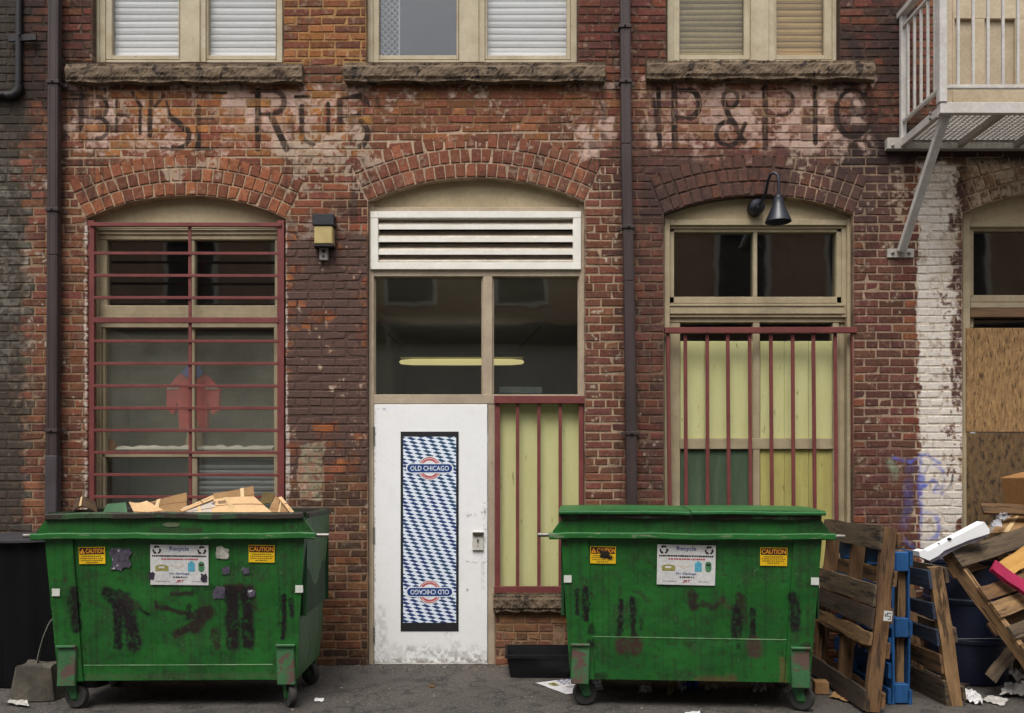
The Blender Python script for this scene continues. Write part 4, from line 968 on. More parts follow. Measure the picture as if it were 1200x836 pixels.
downspout('brown square downspout at the corner beside the dark grey brick', [(65, -110), (63.2, 300), (61.5, 790)], 12.5, [(64.4, 98), (63.6, 247), (62.6, 505)], ((62.3, 534), (61.5, 640)))
downspout('brown square downspout between the white door and the right arched window', [(731.5, -110), (733.5, 170), (737, 330), (743, 780)], 12, [(731.8, 33), (732.7, 97), (736, 267), (739.6, 508)], None)
c = P(22, 112, -.03); t = thing('conduit_pipe', 'thin dark conduit pipe turning a corner on the dark grey brick', 'conduit', c)
MB().tube([P(22.5, -110, -.03), P(22, 96, -.03), P(20.5, 105, -.03), P(14, 111, -.03), P(-80, 114, -.03)], .026, 12).build('pipe', m_iron, t, c, smooth=True)
mb = MB(); mb.bar(P(10, 46, -.04), P(43, 44, -.04), .02, .05, ch=.003); mb.lathe([(.012, 0), (.012, .02)], Matrix.Translation(P(23, 41, -.06)) @ Matrix.Rotation(R(90), 4, 'X'), 8); mb.build('bracket', m_iron, t, c)
c = P(20, 111, -.03)
MB().tube([P(23, 100, -.03), P(22, 107, -.03), P(16, 112, -.03), P(8, 113, -.03)], .034, 12).build('elbow', m_iron, t, c, smooth=True); bpy.data.objects['elbow'].location = c - t.location

# gooseneck lamp
c = P(887, 242, .0); t = thing('wall_lamp', 'black gooseneck wall lamp with bell shade over the right arched window', 'lamp', c)
m_lamp = mat('black_enamel', (34, 36, 48), (26, 28, 38), 6, .38, bump=.04, spec=.5)
Rx = Matrix.Rotation(R(90), 4, 'X')
MB().lathe([(.062, -.09), (.062, -.0), (.055, .012), (.03, .026), (.022, .04)], Matrix.Translation(P(887.5, 242, -.0)) @ Rx, 20).build('mount', m_lamp, t, c, smooth=True)
MB().tube([P(889, 241, -.03), P(893, 236, -.07), P(897.5, 226, -.14), P(900, 212, -.20), P(903, 204.5, -.235), P(907, 202.5, -.25), P(911, 205, -.26), P(912.5, 213, -.265), P(912.5, 229, -.265)], .0115, 10).build('arm', m_lamp, t, c, smooth=True)
q = P(912, 261, -.265)
MB().lathe([(.012, .215), (.026, .21), (.030, .19), (.040, .185), (.042, .135), (.052, .12), (.070, .075), (.095, .022), (.100, .004), (.094, .004), (.066, .07), (.036, .12)], Matrix.Translation(q), 28, cap=False).build('lamp_shade', m_lamp, t, c, smooth=True)
# wall pack light with photocell box
c = P(378, 288, 0); t = thing('wall_light', 'small square wall light with dark cap and beige lens beside the louvre', 'wall light', c)
MB().pxbox(366, 391, 250.5, 264, -.11, .0, 0, .006).build('hood', mat('dark_cap', (48, 48, 54), (40, 40, 44), 8, .5), t, c)
MB().pxbox(368, 389.5, 264.5, 286, -.10, .0, 0, .008).build('lens', mat('beige_lens', (186, 168, 116), (168, 148, 98), 10, .5, bump=.05), t, c)
MB().pxbox(367, 390.5, 286, 289, -.095, .0, 0, .003).build('base', m_iron, t, c)
c = P(379, 306, 0); t = thing('junction_box', 'little grey electrical box directly below the wall light', 'electrical box', c)
MB().pxbox(374, 384, 289.5, 305, -.045, .0, 0, .004).build('box_body', mat('grey_box', (150, 146, 142), (130, 126, 122), 12, .6), t, c)
mb = MB()
for y, r_ in ((294.5, .014), (300.5, .008)): mb.lathe([(r_, 0), (r_ * .8, .008)], Matrix.Translation(P(379, y, -.045)) @ Rx, 12)
mb.build('knob', m_dark, t, c)

# balcony
m_wm = mat('white_iron_paint', (200, 196, 190), (182, 176, 170), 6, .5, bump=.08, c3=(128, 108, 92), c3t=.69, c3scale=16)
m_wmd = mat('greyer_white_iron', (176, 170, 162), (156, 150, 142), 6, .6, bump=.08, c3=(110, 94, 82), c3t=.66, c3scale=16)  # greyer white for the ledger, joists and wall plate
BX, BY, BZ0, BXE = 3.115, -.68, 4.135, 5.1
t = thing('balcony', 'white iron balcony with railing and grated floor on a diagonal brace', 'balcony', (BX, 0, 4.13)); o_ = t.location.copy()
MB().box(2.99, BXE, -.055, .0, 4.125, 4.215, ch=.004).build('wall_ledger', m_wmd, t, o_)
MB().box(BX - .02, BXE, BY - .02, BY + .02, 4.142, 4.222, ch=.004).build('front_beam', m_wm, t, o_)
MB().box(BX - .02, BX + .02, BY + .021, -.056, 4.14, 4.205, ch=.004).build('side_beam', m_wm, t, o_)
for x in (3.57, 4.02, 4.47):
    MB().box(x - .022, x + .022, BY + .021, -.056, 4.138, 4.19, ch=.003).build('joist', m_wmd, t, o_)
mb = MB(); x = BX + .03
while x < BXE: mb.box(x - .004, x + .004, BY + .021, -.057, 4.192, 4.212); x += .042
y = BY + .04
while y < -.06: mb.box(BX + .02, BXE, y - .004, y + .004, 4.1935, 4.2105); y += .034
mb.build('floor_grating', m_wm, t, o_)
zt, zr, zl = 5.20, 5.09, 4.335
MB().box(BX - .028, BX + .028, BY - .028, BY + .028, 4.222, zt, ch=.004).build('post', m_wm, t, o_)
MB().box(BX - .022, BX + .022, -.07, -.03, 4.15, zt, ch=.004).build('post', m_wm, t, o_)
for nm, y0, z in (('handrail', 0, zt), ('rail', 0, zr), ('rail', 0, zl)):
    hh_ = .03 if nm == 'handrail' else .018; ww = .03 if nm == 'handrail' else .014
    MB().box(BX - ww, BX + ww, BY + .03, -.0 if nm == 'handrail' else -.07, z - hh_ / 2, z + hh_, ch=.003).build(nm, m_wm, t, o_)
    MB().box(BX + .03, BXE, BY - ww, BY + ww, z - hh_ / 2, z + hh_, ch=.003).build(nm, m_wm, t, o_)
bal = MB().box(-.0095, .0095, -.0095, .0095, 0, zr - zl - .03, ch=.002).build('baluster', m_wm, t); bal.location = Vector((BX, BY + .105, zl + .02)) - o_
for i in range(1, 5): link_mesh('baluster', bal.data, t, Vector((BX, BY + .105 + i * .108, zl + .02)) - o_)
MB().box(BXE - .056, BXE, BY - .028, BY + .028, 4.222, zt, ch=.004).build('post', m_wm, t, o_)
MB().box(BXE - .04, BXE, BY + .021, -.056, 4.14, 4.205, ch=.004).build('side_beam', m_wm, t, o_)
for z in (zt, zl): MB().box(BXE - .04, BXE - .012, BY + .03, 0, z - .015, z + .025, ch=.003).build('rail', m_wm, t, o_)
for i in range(6): link_mesh('baluster', bal.data, t, Vector((BXE - .026, BY + .105 + i * .1, zl + .02)) - o_)
for i in range(17): link_mesh('baluster', bal.data, t, Vector((BX + .118 + i * .108, BY, zl + .02)) - o_)
MB().bar((BX + .045, BY + .04, 4.15), (BX - .005, -.035, 3.315), .06, .05, (0, 1, 0), ch=.004).build('brace', m_wm, t, o_)
mb = MB(); mb.pxbox(1040, 1071.5, 291.5, 302, -.016, .0)
mb.build('wall_plate', m_wmd, t, o_)
for x in (1046, 1065): MB().lathe([(.013, 0), (.013, .012), (.006, .016)], Matrix.Translation(P(x, 296.5, -.016)) @ Rx, 8).build('bolt', m_steel, t, o_)
mb = MB(); mb.prism([(BX - .022, 4.13), (BX + .075, 4.13), (BX + .075, 4.15), (BX + .02, 4.23), (BX - .022, 4.23)], BY + .021, BY + .03); mb.build('gusset', m_wm, t, o_)
for z in (4.16, 4.2): MB().lathe([(.012, 0), (.012, .012), (.006, .016)], Matrix.Translation((BX - .02, BY + .12, z)) @ Matrix.Rotation(R(-90), 4, 'Y'), 8).build('bolt', m_steel, t, o_)
MB().lathe([(.012, 0), (.012, .012), (.006, .016)], Matrix.Translation(P(1046, 171, -.055)) @ Rx, 8).build('bolt', m_steel, t, o_)

# ================================================================== GROUND AND THE STREET'S FAR SIDE
m, nt, b, o = base_nt('asphalt')
geo = N(nt, 'ShaderNodeNewGeometry'); pos = geo.outputs['Position']
n1, n2, n3, n4 = noise(nt, pos, .9, 6, .65), noise(nt, pos, 70, 4, .75), noise(nt, pos, 5, 6, .7, .4), noise(nt, pos, 260, 2, .6)
c = mixcol(nt, ramp(nt, n1, .3, .7), rgba((66, 62, 58)), rgba((90, 84, 78)))
c = mixcol(nt, ramp(nt, n3, .52, .64), c, rgba((46, 43, 40)))
c = mixcol(nt, ramp(nt, n2, .56, .66), c, rgba((140, 132, 122)))
n5 = noise(nt, pos, 28, 5, .7)
c = mixcol(nt, ramp(nt, n5, .56, .70), c, rgba((44, 41, 38)))
n6 = noise(nt, pos, 1.7, 4, .6, .6)
c = mixcol(nt, ramp(nt, n6, .58, .70, (0, 0, 0, 1), (.65, .65, .65, 1)), c, rgba((38, 35, 33)))
c = mixcol(nt, ramp(nt, n4, .62, .7), c, rgba((40, 38, 37)))
vr = N(nt, 'ShaderNodeTexVoronoi', feature='DISTANCE_TO_EDGE'); vr.inputs['Scale'].default_value = .8
wv = N(nt, 'ShaderNodeVectorMath', operation='ADD'); nt.links.new(pos, wv.inputs[0])
nn = N(nt, 'ShaderNodeTexNoise'); nn.inputs['Scale'].default_value = 3; nt.links.new(pos, nn.inputs['Vector']); nt.links.new(nn.outputs['Color'], wv.inputs[1]); nt.links.new(wv.outputs[0], vr.inputs['Vector'])
c = mixcol(nt, ramp(nt, vr.outputs['Distance'], .003, .014, (.75, .75, .75, 1), (0, 0, 0, 1)), c, rgba((34, 31, 30)))
nt.links.new(c, b.inputs['Base Color']); b.inputs['Roughness'].default_value = .85
bp = N(nt, 'ShaderNodeBump'); bp.inputs['Strength'].default_value = .9; bp.inputs['Distance'].default_value = .01
nt.links.new(math_(nt, 'ADD', n2, math_(nt, 'MULTIPLY', n4, .6)), bp.inputs['Height']); nt.links.new(bp.outputs[0], b.inputs['Normal'])
m_asphalt = m
gm = MB(); rg_ = random.Random(3)
xs = [-120, -40, -12] + [-6 + i * .25 for i in range(49)] + [12, 40, 120]; ys = [-120, -40, -14] + [-9 + i * .25 for i in range(38)] + [3, 40]
def gz(x, y):
    if abs(x) > 6 or y < -9 or y > .3: return 0
    return -.004 + .006 * math.sin(x * 1.9 + y) * math.sin(y * 2.3 + .7 * x)
gm.add([(x, y, gz(x, y)) for y in ys for x in xs], [[j * len(xs) + i, j * len(xs) + i + 1, (j + 1) * len(xs) + i + 1, (j + 1) * len(xs) + i] for j in range(len(ys) - 1) for i in range(len(xs) - 1)])
g = gm.build('ground', m_asphalt, smooth=True); tag(g, kind='structure')
# grit along the foot of the wall
gr = MB(); r_ = random.Random(8)
for i in range(2600):
    x = r_.uniform(-4.3, 4.6); y = -abs(r_.gauss(0, .11)) - .004 if r_.random() < .68 else r_.uniform(-1.75, -.05); s_ = r_.uniform(.003, .011) * (1.5 if r_.random() < .06 else 1)
    q = [Vector((r_.uniform(-1, 1), r_.uniform(-1, 1), r_.uniform(.0, 1))) * s_ for _ in range(2)]
    a = r_.uniform(0, 6.3); u_, v_ = Vector((math.cos(a), math.sin(a), 0)) * s_, Vector((-math.sin(a), math.cos(a), 0)) * s_ * .7; c0 = Vector((x, y, gz(x, y) + .002)); top = c0 + Vector((q[0].x * .3, q[0].y * .3, s_ * .7))
    gr.add([c0 - u_, c0 + v_, c0 + u_, c0 - v_, top], [[0, 1, 4], [1, 2, 4], [2, 3, 4], [3, 0, 4]], r_.choice([0, 0, 0, 1, 1, 2]))
tag(gr.build('grit', [mat('grit_grey', (108, 102, 96), (70, 66, 62), 30, .9), mat('grit_brown', (92, 70, 54), (66, 50, 42), 30, .9), mat('grit_pale', (160, 152, 142), (130, 124, 116), 30, .9)]), kind='stuff')
# building across the alley (seen mirrored in the glass)
ob = thing('opposite_building', 'brown brick building across the alley behind the viewer, mirrored in the panes', 'building', (0, -12.5, 0))
m_ob = mat('brown_brick_far', (196, 160, 132), (172, 138, 112), 2, .9, bump=0); m_ow = mat('far_frame', (226, 216, 200), None, 3, .8, bump=0)
MB().box(-18, 18, -6, 0, 4.9, 9.3).build('wall', m_ob, ob); MB().box(-18, 18, -.1, .3, 9.301, 9.65, ch=.03).build('cornice', m_ow, ob)
MB().box(-18, 18, -6, -.02, 0, 4.45).build('shopfront', mat('pale_render', (206, 204, 198), (186, 184, 178), 1, .9, bump=0), ob); MB().box(-18, 18, -5.9, .3, 4.451, 4.899, ch=.02).build('awning', mat('dark_awning', (34, 32, 34), None, 2, .8, bump=0), ob)
for i in range(11):
    x = -12.3 + i * 2.5; f = MB().box(x - .62, x + .62, .001, .06, 5.3, 7.5, ch=.01).build('window', m_ow, ob); MB().box(x - .5, x + .5, .061, .07, 5.4, 7.4).build('pane', m_dark, f)

# ================================================================== DUMPSTERS
def dump_map(name, strokes, x0, s_px, widen=1.0):
    """strokes in photo px; x0 = photo px of local x 0, s_px = photo px per metre"""
    Lr = Layer(0, 330, 0, 260, 2)      # local px: x from the body's left edge, y from photo row 575
    n2, n3 = fbm(Lr.h, Lr.w, 14, 4, len(strokes)), fbm(Lr.h, Lr.w, 4, 3, 7); nv = fbm(Lr.h, Lr.w, 6, 2, 71); nw = fbm(Lr.h, Lr.w, 40, 5, 72)
    ox, oy = x0 - 165, 575
    L_full = (slice(0, Lr.h), slice(0, Lr.w))
    Lr.over(L_full, (40, 44, 30), np.clip(.13 * (nw + .6 * n2 + .4), 0, .4))
    sg = np.repeat(np.random.default_rng(5).random((1, Lr.w // 5 + 1)).astype(np.float32), 5, 1)[:, :Lr.w]; sg = (sg + np.roll(sg, 2, 1) + np.roll(sg, 4, 1)) / 3 - .5
    Lr.over(L_full, (30, 36, 26), np.clip(1.2 * sg + .12 * nw + .05 * n2 - .1, 0, .30))               # grime runs
    for pts, wd, col, al in strokes:
        wd = wd * widen
        sl, m = Lr.stroke([(x - ox, y - oy) for x, y in pts], wd, max(1.6, wd * .3), .9 * n2 + .35 * n3)
        Lr.over(sl, col, m * al * np.clip(1.1 + .16 * n2[sl] + .2 * nv[sl], .4, 1.15))
    # small chips
    Lr.over(L_full, (52, 40, 34), np.clip((n3 + .7 * n2 - 2.35) * 2, 0, .8)); Lr.over(L_full, (120, 150, 116), np.clip((fbm(Lr.h, Lr.w, 3, 2, 88) + .6 * nw - 2.7) * 2, 0, .5))
    return Lr.image(name), ((-165 / s_px, 165 / s_px), (EYE - (575 + 260 - HORIZ) / s_px, EYE - (575 - HORIZ) / s_px))
K, B_ = (19, 17, 19), (40, 30, 28)
left_marks = [([(87, 690), (88, 715), (90, 738)], 10, K, .9), ([(82, 700), (86, 740)], 6, K, .6), ([(124, 694), (134, 706), (142, 716)], 14, K, .9), ([(135, 708), (136, 735), (136, 758)], 10, K, .95), ([(146, 708), (152, 735), (155, 757)], 17, (24, 20, 23), 1.0), ([(122, 694), (150, 697)], 6, K, .7), ([(140, 700), (158, 712)], 12, B_, .6), ([(162, 714), (172, 722)], 4, K, .85),
              ([(180, 706), (184, 714)], 5, B_, .8), ([(182, 712), (200, 716), (222, 722)], 6, (36, 27, 27), .9), ([(200, 697), (222, 696)], 7, (36, 27, 27), .8), ([(219, 712), (218, 726)], 6, K, .7), ([(204, 746), (218, 738), (238, 722)], 9, B_, .9), ([(226, 738), (243, 718)], 14, B_, .85), ([(222, 724), (235, 716)], 7, (36, 27, 27), .8), ([(240, 690), (252, 690)], 6, K, .5),
              ([(264, 692), (290, 692)], 14, (42, 30, 29), .95), ([(270, 696), (270, 730), (270, 756)], 16, (26, 21, 23), 1.0), ([(287, 696), (288, 730), (288, 756)], 14, (24, 20, 22), 1.0), ([(250, 742), (251, 758)], 10, B_, .8), ([(228, 690), (226, 694)], 7, K, .5), ([(296, 700), (297, 716)], 6, B_, .6),
              ([(331, 700), (331, 715), (330, 748)], 6, K, .95), ([(339, 704), (340, 722)], 5, K, .8), ([(326, 690), (325, 735)], 3, K, .5), ([(95, 700), (93, 690)], 3, K, .6), ([(70, 628), (330, 628)], 2.5, (70, 56, 44), .5), ([(60, 606), (330, 605)], 5, (58, 46, 40), .7), ([(180, 622), (235, 622)], 7, (46, 40, 34), .55), ([(100, 795), (325, 794)], 6, (74, 84, 60), .4), ([(88, 645), (88, 680)], 2, (26, 52, 26), .7), ([(325, 640), (325, 690)], 2, (26, 52, 26), .6), ([(192, 610), (212, 610)], 2, (120, 116, 98), .0)]  # scrapes, plus thin dark green lines along the corner post folds
RK = (22, 20, 21)
right_marks = [([(676, 694), (677, 722)], 4, K, .85), ([(687, 690), (687, 728)], 6, K, .9), ([(729, 706), (728, 735), (726, 748)], 5, RK, .9), ([(742, 704), (743, 735), (744, 748)], 5.5, RK, .9), ([(729, 757), (730, 763)], 12, (60, 40, 38), .85), ([(745, 756), (745, 763)], 13, (60, 40, 38), .85), ([(752, 728), (752, 740)], 3, K, .6), ([(745, 696), (752, 696), (760, 706)], 3.5, B_, .5), ([(728, 690), (727, 704)], 2, B_, .5),
               ([(812, 698), (814, 712)], 9, B_, .85), ([(822, 708), (838, 712), (848, 702)], 5, B_, .7), ([(846, 704), (855, 714)], 5, (60, 48, 40), .6), ([(866, 698), (866, 715)], 7, B_, .75), ([(864, 715), (864, 745)], 9, RK, .9), ([(870, 700), (874, 730)], 5, B_, .5), ([(882, 716), (882, 748)], 5, RK, .9), ([(884, 754), (885, 764)], 12, (70, 46, 46), .8), ([(866, 757), (866, 760)], 4, RK, .6), ([(927, 698), (930, 715), (930, 734)], 8, RK, .9), ([(931, 736), (929, 752)], 6, B_, .4),
               ([(693, 738), (694, 742)], 6, RK, .7), ([(693, 756), (694, 758)], 6, RK, .8), ([(700, 796), (710, 796)], 5, RK, .6), ([(820, 800), (860, 798)], 8, (96, 64, 48), .5), ([(917, 772), (917, 800)], 5, (110, 80, 50), .5), ([(936, 760), (944, 756)], 5, B_, .7), ([(655, 607), (960, 606)], 5, (60, 50, 44), .7), ([(700, 628), (790, 629)], 5, (64, 50, 46), .5), ([(860, 650), (880, 652)], 2, (26, 54, 28), .5), ([(863, 630), (863, 652)], 1.5, (26, 54, 28), .7)]
m_lip = mat('worn_green_lip', (56, 80, 52), (40, 70, 40), 9, .6, bump=.2, c3=(50, 42, 36), c3t=.44, c3scale=7)
m_plate = mat('pale_scraped_green', (64, 112, 72), (54, 96, 60), 8, .6, bump=.2, c3=(92, 72, 66), c3t=.50, c3scale=7)
m_inner = mat('dark_green_inside', (34, 70, 38), (28, 56, 32), 5, .7)
m_rubber = mat('grey_rubber', (58, 56, 54), (44, 43, 42), 12, .85); m_hub = mat('green_hub', (44, 96, 54), (36, 78, 44), 10, .6, c3=(70, 60, 50), c3t=.58)
m_side = mat('scuffed_green_side', (40, 94, 44), (34, 80, 38), 4, .5, (1, 1, .35), dent=.5, bump=.12, c3=(120, 138, 112), c3t=.60, c3scale=5)
m_lid = mat('green_plastic_lid', (44, 104, 54), (36, 90, 46), 3, .45, bump=.06, c3=(90, 130, 92), c3t=.68, c3scale=8)
m_syel = mat('caution_yellow', (226, 186, 30), (212, 170, 24), 6, .5, bump=0); m_sblk = mat('caution_black', (40, 32, 24), None, 6, .55, bump=0); m_sor = mat('caution_orange', (228, 150, 40), None, 5, .5, bump=0)
m_swht = mat('sticker_white', (208, 208, 206), (192, 192, 192), 6, .5, bump=0, c3=(150, 140, 130), c3t=.7); m_sblue = mat('print_blue', (44, 60, 128), None, 5, .5, bump=0); m_sred = mat('print_red', (164, 44, 44), None, 5, .5, bump=0)
m_solive = mat('print_olive', (138, 132, 58), (150, 144, 90), 40, .5, bump=0); m_scyan = mat('print_cyan', (70, 150, 178), (96, 170, 190), 60, .5, bump=0); m_sgrn = mat('print_green', (44, 100, 66), (90, 140, 100), 30, .5, bump=0); m_sgry = mat('print_grey', (130, 128, 130), None, 5, .5, bump=0); m_stan = mat('print_tan', (206, 190, 164), None, 5, .5, bump=0)
m_resid = mat('glue_residue', (88, 80, 98), (58, 54, 64), 34, .8, bump=.1, c3=(196, 190, 192), c3t=.60, c3scale=40); m_resw = mat('torn_paper_sticker', (196, 192, 180), (120, 124, 116), 26, .8, bump=.1, c3=(70, 84, 64), c3t=.56, c3scale=30)
m_reflect = mat('reflective_patch', (206, 208, 200), (190, 192, 184), 20, .4, bump=0)

m_rail = mat('worn_green_rail', (40, 104, 46), (32, 84, 38), 5, .45, (1, 4, 4), bump=.15, c3=(104, 118, 88), c3t=.57, c3scale=9)
def wavy(x0, x1, y0, y1, z0, z1, seed, amp=.004):
    """a long steel lip, knocked slightly out of true"""
    r_ = random.Random(seed); n = 36; b = MB(); vs = []; k_ = .007
    ph = [r_.uniform(0, 6) for _ in range(4)]
    prof = [(y0 + k_, z0), (y1 - k_, z0), (y1, z0 + k_), (y1, z1 - k_), (y1 - k_, z1), (y0 + k_, z1), (y0, z1 - k_), (y0, z0 + k_)]
    for i in range(n + 1):
        x = x0 + (x1 - x0) * i / n; dz = amp * (math.sin(5 * x + ph[0]) * .6 + math.sin(13 * x + ph[1]) * .5 + r_.uniform(-.3, .3)); dy = amp * (math.sin(7 * x + ph[2]) + r_.uniform(-.3, .3)) - amp
        for y, z in prof: vs.append((x, y + (dy if y < (y0 + y1) / 2 else 0), z + dz))
    fs = [[8 * i + j, 8 * i + (j + 1) % 8, 8 * i + 8 + (j + 1) % 8, 8 * i + 8 + j] for i in range(n) for j in range(8)] + [list(range(8)), list(range(8 * n, 8 * n + 8))]
    return b.add(vs, fs)
def recycle_mark(b, cx, cz, y, r, mi):
    """three bent arrows chasing each other round a triangle"""
    q = lambda rr_, an: (cx + rr_ * math.cos(an), y, cz + rr_ * math.sin(an))
    for k_ in range(3):
        a = R(90 + 120 * k_); prev = None
        for i in range(6):
            an = a - R(42 - 12 * i); ro = r * (1.0 if 1 <= i <= 4 else .98); pr_ = (q(ro, an), q(r * .60, an))
            if prev: b.quad(prev[0], pr_[0], pr_[1], prev[1], mi)
            prev = pr_
        b.add([q(r * 1.22, a + R(18)), q(r * .42, a + R(18)), q(r * .84, a + R(58))], [[0, 1, 2]], mi)

def caution(parent, cx, cz, y, tri_sign, w_=.172, h_=.112, tilt=0.0, worn=False):
    bd = MB().box(-w_ / 2, w_ / 2, -.002, 0, -h_ / 2, h_ / 2).box(-w_ / 2 + .004, w_ / 2 - .004, -.0026, -.0021, h_ / 2 - .048, h_ / 2 - .004, 1)
    o = bd.build('caution_sticker', [m_syel, m_sblk], parent); o.location = (cx, y, cz); o.rotation_euler = (R(3), tilt, 0)
    bd = MB(); tw = .118 if tri_sign else .152; tx = .02 if tri_sign else 0
    bd.text('CAUTION', .030, tx, h_ / 2 - .026, -.0032, 0, tw, 0, .02)
    if tri_sign:
        bd.add([(-.078, -.0032, h_ / 2 - .042), (-.044, -.0032, h_ / 2 - .042), (-.061, -.0032, h_ / 2 - .010)], [[0, 1, 2]], 0); bd.add([(-.064, -.0036, h_ / 2 - .038), (-.058, -.0036, h_ / 2 - .038), (-.061, -.0036, h_ / 2 - .018)], [[0, 1, 2]], 1)
    r_ = random.Random(int(cx * 100))
    for row, (n, ww) in enumerate(((5, .13), (6, .15), (5, .14), (3, .08))):
        x = -ww / 2
        for q in range(n * 2):
            wq = ww / (n * 2) * r_.uniform(.55, .85); z = h_ / 2 - .057 - row * .0135; bd.quad((x, -.0028, z), (x + wq, -.0028, z), (x + wq, -.0028, z - .0065), (x, -.0028, z - .0065), 2); x += ww / (n * 2)
    if worn: bd.sheet(lambda u, v: (-.03 + .065 * u + .02 * v, -.0038, .035 - .045 * v - .012 * u + .004 * math.sin(9 * u)), 6, 3, 0, 1); bd.sheet(lambda u, v: (-.02 + .08 * u, -.0038, .0 - .018 * v - .01 * u + .004 * math.sin(14 * u)), 6, 3, 0, 1)
    bd.build('lettering', [m_sor, m_sblk, mat('caution_print', (110, 84, 30), None, 5, .5, bump=0) if 'caution_print' not in bpy.data.materials else bpy.data.materials['caution_print']], o, recalc=False)
    return o
def recycle_sign(parent, cx, cz, y, w_=.374, h_=.262):
    o = MB().box(-w_ / 2, w_ / 2, -.002, 0, -h_ / 2, h_ / 2).build('recycle_sign', m_swht, parent); o.location = (cx, y, cz); o.rotation_euler = (R(3), R(.8), 0)
    b = MB(); yy = -.003
    recycle_mark(b, -w_ / 2 + .042, h_ / 2 - .034, yy, .028, 0); recycle_mark(b, w_ / 2 - .042, h_ / 2 - .034, yy, .028, 0)
    b.text('Recycle', .036, 0, h_ / 2 - .028, yy, 1, .125, 0, .012)
    b.quad((-w_ / 2 + .01, yy, .062), (w_ / 2 - .01, yy, .062), (w_ / 2 - .01, yy, .0595), (-w_ / 2 + .01, yy, .0595), 8)
    r_ = random.Random(3)
    def line(x0, x1, z, hgt, mi, gap=.018):
        x = x0
        while x < x1:
            wq = r_.uniform(.005, .014); b.quad((x, yy, z - hgt / 2), (min(x + wq, x1), yy, z - hgt / 2), (min(x + wq, x1), yy, z + hgt / 2), (x, yy, z + hgt / 2), mi); x += wq + r_.uniform(.002, .006)
    line(-w_ / 2 + .012, w_ / 2 - .012, .058, .011, 0); line(-.115, .12, .038, .009, 2)
    b.sheet(lambda u, v: (-.155 + .085 * u, yy, -.04 + .042 * v * (.55 + .45 * math.sin(math.pi * (.15 + .7 * u)))), 10, 2, 0, 3)
    b.sheet(lambda u, v: (-.135 + .04 * u, yy - .0004, -.022 + .012 * v), 2, 1, 0, 9)
    for q in range(7): b.quad((-.055 + q * .012, yy, -.012 - .006 * abs(3 - q) * -1 - .012), (-.047 + q * .012, yy, -.012 + .005 * abs(3 - q) - .012), (-.043 + q * .012, yy, -.004 + .006 * abs(3 - q) - .012), (-.052 + q * .012, yy, -.004 + .006 * abs(3 - q) - .012), 4)
    b.add([(.055, yy, -.042), (.10, yy, -.042), (.10, yy, .012), (.088, yy, .018), (.086, yy, .026), (.069, yy, .026), (.067, yy, .018), (.055, yy, .012)], [[0, 1, 2, 3, 4, 5, 6, 7]], 5)
    b.add([(.122 + .02 + .02 * math.cos(a) * 1.0, yy, -.010 + .034 * math.copysign(abs(math.sin(a)) ** .5, math.sin(a))) for a in [2 * math.pi * i / 20 for i in range(20)]], [list(range(20))], 6)
    b.quad((.128, yy - .0004, -.004), (.156, yy - .0004, -.004), (.156, yy - .0004, .008), (.128, yy - .0004, .008), 0)
    b.text('No Garbage', .018, -.0, -.058, yy, 1, .13, 0, .012); line(-.04, .052, -.080, .010, 8)
    b.text('JRT', .022, .004, -.108, yy, 2, .056, 0, .03, .4); line(-.15, -.06, -.108, .005, 7); line(.08, .15, -.108, .005, 7)
    b.build('lettering', [m_sblk, m_sblue, m_sred, m_solive, m_stan, m_scyan, m_sgrn, m_sgry, m_sblk, m_swht], o, recalc=False)
    return o
def residue(parent, cx, cz, y, w_, h_, m, seed, name='torn_sticker'):
    r_ = random.Random(seed); n = 16; pts = []
    for i in range(n):
        a = 2 * math.pi * i / n; k_ = r_.uniform(.65, 1.05); pts.append((w_ / 2 * k_ * max(-1, min(1, 1.25 * math.cos(a))), h_ / 2 * k_ * max(-1, min(1, 1.25 * math.sin(a)))))
    o = MB().prism(pts, -.0015, 0).build(name, m, parent); o.location = (cx, y, cz); o.rotation_euler = (R(3), 0, 0); return o

